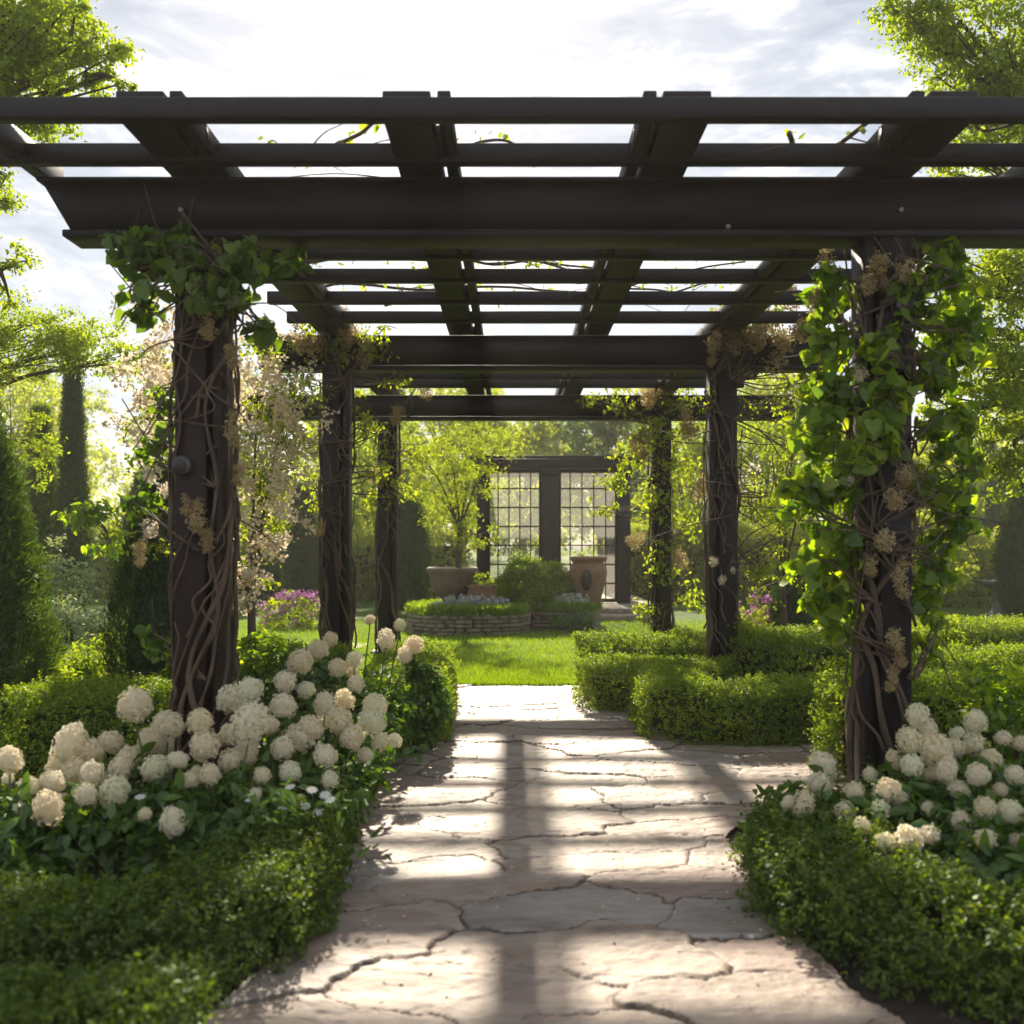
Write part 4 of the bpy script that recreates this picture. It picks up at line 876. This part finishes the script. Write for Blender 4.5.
def urn(label, c, prof, m, rim=None, cat='urn', name='garden_urn', ov=False):
    t = thing(name, (c[0], c[1], c[2]), label, cat)
    mb = MB(); mb.add(*lathe(prof, c)); build(mb, 'body', m, t, smooth=True)
    return t
def soil_disc(t, c, r, z):
    s = MB(); s.add(*lathe([(r, z), (r*.5, z+.02), (.01, z+.03)], c, 24)); build(s, 'soil', M['soil'], t, smooth=True)
cu = (-.92, 15.45, .28)
tu = urn('wide terracotta urn on a foot, holding the pale green tree', cu, [(.01, 0), (.24, 0), (.24, .05), (.16, .09), (.13, .15), (.17, .2), (.28, .3), (.34, .45), (.35, .56), (.38, .6), (.4, .64), (.4, .68), (.38, .7), (.34, .7), (.33, .6), (.3, .55)], M['terra'])
soil_disc(tu, cu, .33, .62)
tree('potted_tree', 'airy pale green tree growing out of the wide urn', (-.92, 15.45), .055, 1.6,
     [(W(450, 520, 15.4), (.55, .5, .4), 26, 45), (W(430, 490, 15.4), (.5, .5, .4), 24, 45), (W(470, 480, 15.4), (.5, .5, .42), 24, 45), (W(450, 455, 15.4), (.55, .5, .35), 24, 45), (W(500, 445, 15.4), (.5, .4, .25), 16, 40), (W(415, 450, 15.3), (.45, .4, .3), 14, 40), (W(475, 535, 15.3), (.35, .4, .2), 10, 36)], .055, M['airy'], T_leaf(.4), lean=(.12, 0))
cp = (-.46, 15.2, .3)
tp = urn('small round terracotta pot right of the wide urn', cp, [(.01, 0), (.1, 0), (.13, .05), (.2, .15), (.225, .27), (.2, .36), (.225, .39), (.225, .42), (.19, .42), (.18, .34)], M['tan'], name='terracotta_pot', cat='pot')
soil_disc(tp, cp, .18, .38)
shrub('potted_plant', 'small leafy plant in the round terracotta pot', 'plant', (-.46, 15.2), .16, .1, M['tree'], 4, 2, .03)
bpy.data.objects['potted_plant'].location.z = .0
fbp = MB(); clumpy(fbp, (-.46, 15.2, .8), (.2, .2, .12), 22, 22, .045, T_leaf()); build(fbp, 'leaf', M['tree'], bpy.data.objects['potted_plant'])['kind'] = 'stuff'
ca = (1.2, 15.75, .3)
ta = urn('tall tan terracotta jar with an oval recess painted as a dark patch, on the lower bed', ca, [(.01, 0), (.15, 0), (.17, .03), (.2, .15), (.25, .35), (.29, .53), (.3, .62), (.27, .7), (.24, .74), (.27, .78), (.3, .8), (.3, .84), (.26, .84), (.23, .76)], M['tan'], name='terracotta_jar', cat='jar')
ob = MB(); k = 24; th = np.arange(k)/k*2*math.pi  # no hollow modelled: the recess's shade is put on as a dark oval
def jr(z): return np.interp(z, [.15, .35, .53, .62], [.2, .25, .29, .3])
zz = .48+.17*np.sin(th); xx = -.05+.085*np.cos(th); yy = -np.sqrt(np.maximum(.001, (jr(zz)+.008)**2-xx**2))
V = np.stack([ca[0]+xx, ca[1]+yy, ca[2]+zz], 1); V2 = V+np.array([0, .02, 0]); cc = np.array([[ca[0]-.05, ca[1]-jr(.48)-.012, ca[2]+.48]])
ob.add(np.concatenate([V, V2, cc]), [(i, (i+1) % k, 2*k) for i in range(k)]+[(i, i+k, (i+1) % k+k, (i+1) % k) for i in range(k)]); build(ob, 'oval_recess_shade', M['cavity'], ta, smooth=True)
shrub('potted_plant', 'wisps of dry foliage in the tall tan jar', 'plant', (1.2, 15.75), .2, .3, M['airy'], 4, 2, .03)
o = [x for x in bpy.data.objects if x.name.startswith('potted_plant')][-1]
fbp = MB(); clumpy(fbp, (1.2, 15.75, 1.16), (.26, .2, .1), 18, 10, .045, T_leaf(.3)); build(fbp, 'leaf', M['airy'], o)['kind'] = 'stuff'
shrub('round_bush', 'big clipped round green bush in front of the glazed pavilion', 'bush', (.22, 15.75), .42, 1.13, M['box'], 220, 120, .045, T_small(.55), 'round bushes before the pavilion', shell=.6)
shrub('round_bush', 'lower green bush joined to the right side of the big round one', 'bush', (.68, 15.9), .36, 1.0, M['box'], 180, 120, .045, T_small(.55), 'round bushes before the pavilion', shell=.6)

# glazed pavilion
pv = thing('glazed_pavilion', (.9, 19, 0), 'black framed glazed garden pavilion beyond the raised beds', 'pavilion')
Y0, Y1 = 19.0, 21.6; xa, xb = -.67, 2.24
Xm = .72
def fr(*b): return box(*b, .008)
for (x, w, y, nm) in ((xa+.1, .1, Y0, 'post'), (Xm, .16, Y0, 'post'), (xb-.12, .12, Y0, 'post'), (xa+.1, .1, Y1, 'post'), (xb-.12, .12, Y1, 'post')):
    mb = MB(); mb.add(*fr(x-w, x+w, y-.1, y+.1, .2, 2.76)); mb.add(*fr(x-w-.03, x+w+.03, y-.13, y+.13, 2.62, 2.76)); build(mb, nm, M['steel'], pv)
mb = MB(); mb.add(*fr(xa-.05, xb+.05, Y0-.14, Y0+.14, 2.76, 2.93)); mb.add(*fr(xa-.12, xb+.12, Y0-.22, Y0+.22, 2.93, 2.99)); mb.add(*fr(xa-.05, xb+.05, Y1-.14, Y1+.14, 2.76, 2.93))
for x in (xa+.1, xb-.12): mb.add(*fr(x-.1, x+.1, Y0+.15, Y1-.15, 2.77, 2.92))
build(mb, 'cornice', M['steel'], pv)
def window(x0, x1, y, z0, z1, nx, nzz, axis='x'):
    mb = MB(); t_ = .022
    def b_(a0, a1, c0, c1, d=.025):
        mb.add(*(box(a0, a1, y-d, y+d, c0, c1) if axis == 'x' else box(y-d, y+d, a0, a1, c0, c1)))
    b_(x0, x0+.05, z0, z1, .035); b_(x1-.05, x1, z0, z1, .035); b_(x0+.05, x1-.05, z0, z0+.07, .035); b_(x0+.05, x1-.05, z1-.05, z1, .035)
    for i in range(1, nx): 
        x = x0+(x1-x0)*i/nx; b_(x-t_/2, x+t_/2, z0+.07, z1-.05, .018)
    for j in range(1, nzz):
        z = z0+(z1-z0)*j/nzz; b_(x0+.05, x1-.05, z-t_/2, z+t_/2, .015)
    w = build(mb, 'window', M['steel'], pv)
    g = MB(); V = [(x0+.03, y, z0+.03), (x1-.03, y, z0+.03), (x1-.03, y, z1-.03), (x0+.03, y, z1-.03)] if axis == 'x' else [(y, x0+.03, z0+.03), (y, x1-.03, z0+.03), (y, x1-.03, z1-.03), (y, x0+.03, z1-.03)]
    g.add(V, [(0, 1, 2, 3)]); build(g, 'pane', M['glass'], w)
window(xa+.2, Xm-.16, Y0, .22, 2.74, 5, 7); window(Xm+.16, xb-.24, Y0, .22, 2.74, 5, 7)
window(Y0+.1, Y1-.1, xb-.12, .22, 2.74, 8, 7, 'y'); window(Y0+.1, Y1-.1, xa+.1, .22, 2.74, 8, 7, 'y')
# steps and plinth
st = thing('stone_steps', (1.0, 18, 0), 'low stone steps and plinth in front of the glazed pavilion', 'steps')
for i, (y0, z0, z1) in enumerate(((17.0, .02, .11), (17.5, .11, .2))):
    mb = MB(); x = -1.1
    while x < 2.6:
        w = random.uniform(.5, .9); mb.add(*box(x, min(x+w-.01, 2.7), y0, 22.2, z0+.001, z1, .008)); x += w
    build(mb, 'step', M['stone'], st)

# bird bath far right
c = (8.15, 17, 0)
c = (float(W(997, 600, 18)[0]), 18, 0)
t = thing('bird_bath', c, 'grey stone bird bath far off at the right', 'bird bath')
mb = MB(); mb.add(*lathe([(.01, 0), (.2, 0), (.2, .06), (.12, .1), (.075, .2), (.07, .42), (.1, .5)], c, 20)); build(mb, 'pedestal', M['greystone'], t, smooth=True)
mb = MB(); mb.add(*lathe([(.08, .5), (.2, .54), (.3, .62), (.32, .67), (.29, .67), (.2, .6), (.01, .58)], c, 24)); build(mb, 'basin', M['greystone'], t, smooth=True)

# ------------------------------------------------------------------ the big trees at the edges of the picture
tree('overhanging_tree', 'tall bright green tree whose branches hang into the upper left corner', (-7.4, 9.5), .2, 2.9,
     [(W(15, 20, 7.6), (.6, .6, .45), 49, 92), (W(70, 45, 7.6), (.42, .5, .3), 33, 78), (W(30, 85, 7.6), (.55, .5, .3), 40, 82), (W(-60, 60, 7.8), (.9, .8, .8), 62, 101), (W(105, 75, 7.5), (.2, .3, .1), 8, 59), (W(0, 130, 7.7), (.4, .4, .22), 22, 69), (W(-10, 200, 7.8), (.25, .3, .5), 14, 59), (W(0, 270, 7.8), (.25, .3, .3), 12, 55),
      (W(-180, 130, 8.5), (1.2, 1, 1.1), 67, 114), (W(-250, -100, 9.5), (1.6, 1.4, 1.3), 75, 126), (W(-60, -150, 8.6), (1.3, 1.2, 1.0), 67, 114), (W(30, 5, 8.0), (.5, .5, .4), 33, 78)], .048, M['tree'], T_leaf(.5), droop=.3)
tree('leaning_tree', 'light green tree whose branches spread in front of the tall dark cypress', (-6.9, 10.6), .1, 1.9,
     [(W(25, 325, 10), (.75, .6, .3), 49, 69), (W(90, 345, 10), (.6, .5, .26), 37, 64), (W(135, 360, 10), (.35, .4, .16), 18, 55), (W(5, 365, 10.2), (.5, .5, .3), 28, 69), (W(-60, 340, 10.5), (.9, .8, .6), 49, 78), (W(35, 440, 10.6), (.22, .25, .5), 18, 55)], .048, M['tree'], T_leaf(.45), droop=.4)
tree('overhanging_tree', 'tall yellow green tree at the upper right, behind the near right post', (6.6, 10.0), .2, 2.4,
     [(W(960, 20, 8), (.62, .6, .3), 44, 87), (W(1010, 55, 8), (.6, .6, .35), 44, 87), (W(915, 10, 8), (.3, .4, .16), 16, 64), (W(985, 80, 8), (.6, .5, .2), 29, 78), (W(975, 150, 8.2), (.5, .5, .22), 25, 73), (W(1015, 130, 8.2), (.5, .5, .3), 29, 78),
      (W(990, 270, 8.8), (.6, .6, .35), 49, 87), (W(960, 330, 8.8), (.45, .5, .35), 33, 78), (W(1010, 360, 8.8), (.5, .5, .4), 40, 82), (W(975, 410, 8.8), (.42, .5, .3), 29, 73), (W(1015, 440, 8.6), (.35, .4, .35), 25, 69), (W(1000, 480, 8.6), (.3, .3, .2), 12, 59), (W(930, 280, 8.9), (.35, .4, .25), 18, 69),
      (W(1090, 200, 9), (1.2, 1, 1.1), 75, 114), (W(1150, 0, 10), (1.7, 1.4, 1.4), 78, 126), (W(1100, 400, 9.5), (.9, .8, .8), 56, 101)], .05, M['tree'], T_leaf(.5), droop=.3)

# background trees, one object each
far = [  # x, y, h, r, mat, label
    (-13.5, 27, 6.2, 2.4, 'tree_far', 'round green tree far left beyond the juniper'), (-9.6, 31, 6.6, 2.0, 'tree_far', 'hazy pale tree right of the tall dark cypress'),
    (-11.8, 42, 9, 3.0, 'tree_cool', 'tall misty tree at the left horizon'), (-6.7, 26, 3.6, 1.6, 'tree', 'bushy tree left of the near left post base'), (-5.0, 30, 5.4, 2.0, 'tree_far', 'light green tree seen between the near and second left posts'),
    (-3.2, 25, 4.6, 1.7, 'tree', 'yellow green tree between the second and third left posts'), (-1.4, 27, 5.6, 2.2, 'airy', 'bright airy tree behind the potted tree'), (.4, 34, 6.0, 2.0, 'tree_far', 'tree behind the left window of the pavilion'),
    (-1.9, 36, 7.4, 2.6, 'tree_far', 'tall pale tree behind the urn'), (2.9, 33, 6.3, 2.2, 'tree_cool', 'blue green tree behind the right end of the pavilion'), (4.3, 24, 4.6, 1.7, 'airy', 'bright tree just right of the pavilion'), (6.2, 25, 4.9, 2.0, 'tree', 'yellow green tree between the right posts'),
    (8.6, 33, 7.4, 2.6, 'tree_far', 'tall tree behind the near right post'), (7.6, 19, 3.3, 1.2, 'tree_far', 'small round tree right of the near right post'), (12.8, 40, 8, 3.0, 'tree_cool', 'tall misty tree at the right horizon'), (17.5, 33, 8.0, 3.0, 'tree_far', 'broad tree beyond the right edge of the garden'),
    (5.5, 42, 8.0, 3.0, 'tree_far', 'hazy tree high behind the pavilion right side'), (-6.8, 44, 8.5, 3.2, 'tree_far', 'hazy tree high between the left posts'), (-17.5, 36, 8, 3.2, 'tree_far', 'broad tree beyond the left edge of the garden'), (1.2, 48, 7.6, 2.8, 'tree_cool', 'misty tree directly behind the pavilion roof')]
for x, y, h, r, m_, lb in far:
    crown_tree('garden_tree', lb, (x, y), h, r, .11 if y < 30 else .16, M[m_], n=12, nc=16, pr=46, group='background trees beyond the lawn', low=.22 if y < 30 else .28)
# clipped hedge wall and shrubs closing the back of the lawn
for x0, x1, y, h, lb in ((-12, -5.6, 24, 1.5, 'tall hedge closing the far left of the lawn'), (-5.2, -1.6, 22.8, 1.35, 'tall hedge behind the left posts, left of the pavilion'), (2.8, 6.6, 22.6, 1.5, 'tall hedge right of the pavilion'), (7.0, 14, 21, 1.3, 'tall hedge at the far right of the garden')):
    hedge(lb, [(x0, y), (x1, y+.2)], .5, h, M['tree_far'], 1300, .07, group='tall background hedges', name='tall_hedge', rag=.1)
# woodland closing the horizon
def wood():
    mb = MB(); n = 90
    for i in range(n):
        a = (i/(n-1)-.5)*2.5; d = 62+rng.uniform(-4, 10); h = rng.uniform(6.0, 9.5); c = (math.sin(a)*d, math.cos(a)*d, h*.5)
        clumpy(mb, c, (3.2, 2.2, h*.52), 22, 55, .34, T_leaf(), shell=.3)
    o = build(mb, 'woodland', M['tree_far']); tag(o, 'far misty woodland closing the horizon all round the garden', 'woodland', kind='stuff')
wood()

# ------------------------------------------------------------------ air, sky, sun, camera
SUN_EL, SUN_AZ = 31.0, -5.0
mb = MB(); mb.add(*box(-150, 150, -15, 200, -1, 14)); hz = build(mb, 'haze', M['steel']); hz['kind'] = 'stuff'; hz['label'] = 'thin bright garden haze'
m, nt, out = mat('haze_air'); v = N(nt, 'ShaderNodeVolumePrincipled', Density=.0015, Anisotropy=.25); v.inputs['Color'].default_value = (1, .96, .86, 1); L(nt, v.outputs[0], out.inputs['Volume'])
hz.data.materials.clear(); hz.data.materials.append(m)

w = bpy.data.worlds.new('World'); S.world = w; w.use_nodes = True; nt = w.node_tree; nt.nodes.clear()
sky = N(nt, 'ShaderNodeTexSky', sky_type='NISHITA', sun_disc=False); sky.sun_elevation = R(SUN_EL); sky.sun_rotation = R(SUN_AZ); sky.dust_density = .7; sky.air_density = 1.0
tc = N(nt, 'ShaderNodeTexCoord'); mp = N(nt, 'ShaderNodeMapping'); mp.inputs['Scale'].default_value = (1, 1, 3.2); L(nt, tc.outputs['Generated'], mp.inputs[0])
no = N(nt, 'ShaderNodeTexNoise', Scale=10.0, Detail=9.0, Roughness=.62, Distortion=.4); L(nt, mp.outputs[0], no.inputs['Vector'])
rp = ramp(nt, [(.44, (0, 0, 0)), (.6, (1, 1, 1))]); L(nt, no.outputs['Fac'], rp.inputs['Fac'])
mx = N(nt, 'ShaderNodeMixRGB', blend_type='MIX'); cl = N(nt, 'ShaderNodeMixRGB', blend_type='MIX'); cl.inputs[0].default_value = .75; L(nt, sky.outputs[0], cl.inputs[1]); cl.inputs[2].default_value = (10.5, 10.3, 10.2, 1)
ml = N(nt, 'ShaderNodeMath', operation='MULTIPLY'); ml.inputs[1].default_value = .85; L(nt, rp.outputs[0], ml.inputs[0])
L(nt, ml.outputs[0], mx.inputs[0]); L(nt, sky.outputs[0], mx.inputs[1]); L(nt, cl.outputs[0], mx.inputs[2])
vs = N(nt, 'ShaderNodeMixRGB', blend_type='MIX'); vs.inputs[0].default_value = .8; L(nt, sky.outputs[0], vs.inputs[1])
vc = ramp(nt, [(.36, (2.0/9, 2.25/9, 2.7/9)), (.5, (3.0/9, 3.15/9, 3.4/9)), (.66, (6/9, 5.8/9, 5.5/9))]); L(nt, no.outputs['Fac'], vc.inputs['Fac'])
vm = N(nt, 'ShaderNodeMixRGB', blend_type='MULTIPLY'); vm.inputs[0].default_value = 1; vm.inputs[2].default_value = (9, 9, 9, 1); L(nt, vc.outputs[0], vm.inputs[1]); L(nt, vm.outputs[0], vs.inputs[2]); mx = vs
bg = N(nt, 'ShaderNodeBackground', Strength=.07); L(nt, mx.outputs[0], bg.inputs[0]); wo = N(nt, 'ShaderNodeOutputWorld'); L(nt, bg.outputs[0], wo.inputs[0])

sd = Vector((math.sin(R(SUN_AZ))*math.cos(R(SUN_EL)), math.cos(R(SUN_AZ))*math.cos(R(SUN_EL)), math.sin(R(SUN_EL))))
sl = bpy.data.lights.new('sun', 'SUN'); sl.energy = 4.2; sl.angle = R(1.2); sl.color = (1, .88, .7)
so = bpy.data.objects.new('sun', sl); COL.objects.link(so); so.rotation_euler = sd.to_track_quat('Z', 'Y').to_euler(); so.location = (0, 20, 30)

cam = bpy.data.cameras.new('camera'); cam.sensor_width = 36; cam.lens = 1000/1024*36; cam.shift_y = 28/1024; cam.clip_end = 1000; cam.clip_start = .05
cam.dof.use_dof = True; cam.dof.focus_distance = 7.5; cam.dof.aperture_fstop = 2.2
co = bpy.data.objects.new('camera', cam); COL.objects.link(co); co.location = (0, 0, CAMZ); co.rotation_euler = (R(90), 0, 0); S.camera = co

S.view_settings.view_transform = 'Standard'; S.view_settings.look = 'None'; S.view_settings.exposure = 1.55; S.view_settings.gamma = 1
cy = S.cycles; cy.use_denoising = True; cy.max_bounces = 7; cy.diffuse_bounces = 4; cy.glossy_bounces = 2; cy.transmission_bounces = 4; cy.transparent_max_bounces = 8; cy.volume_bounces = 0
cy.sample_clamp_indirect = 6
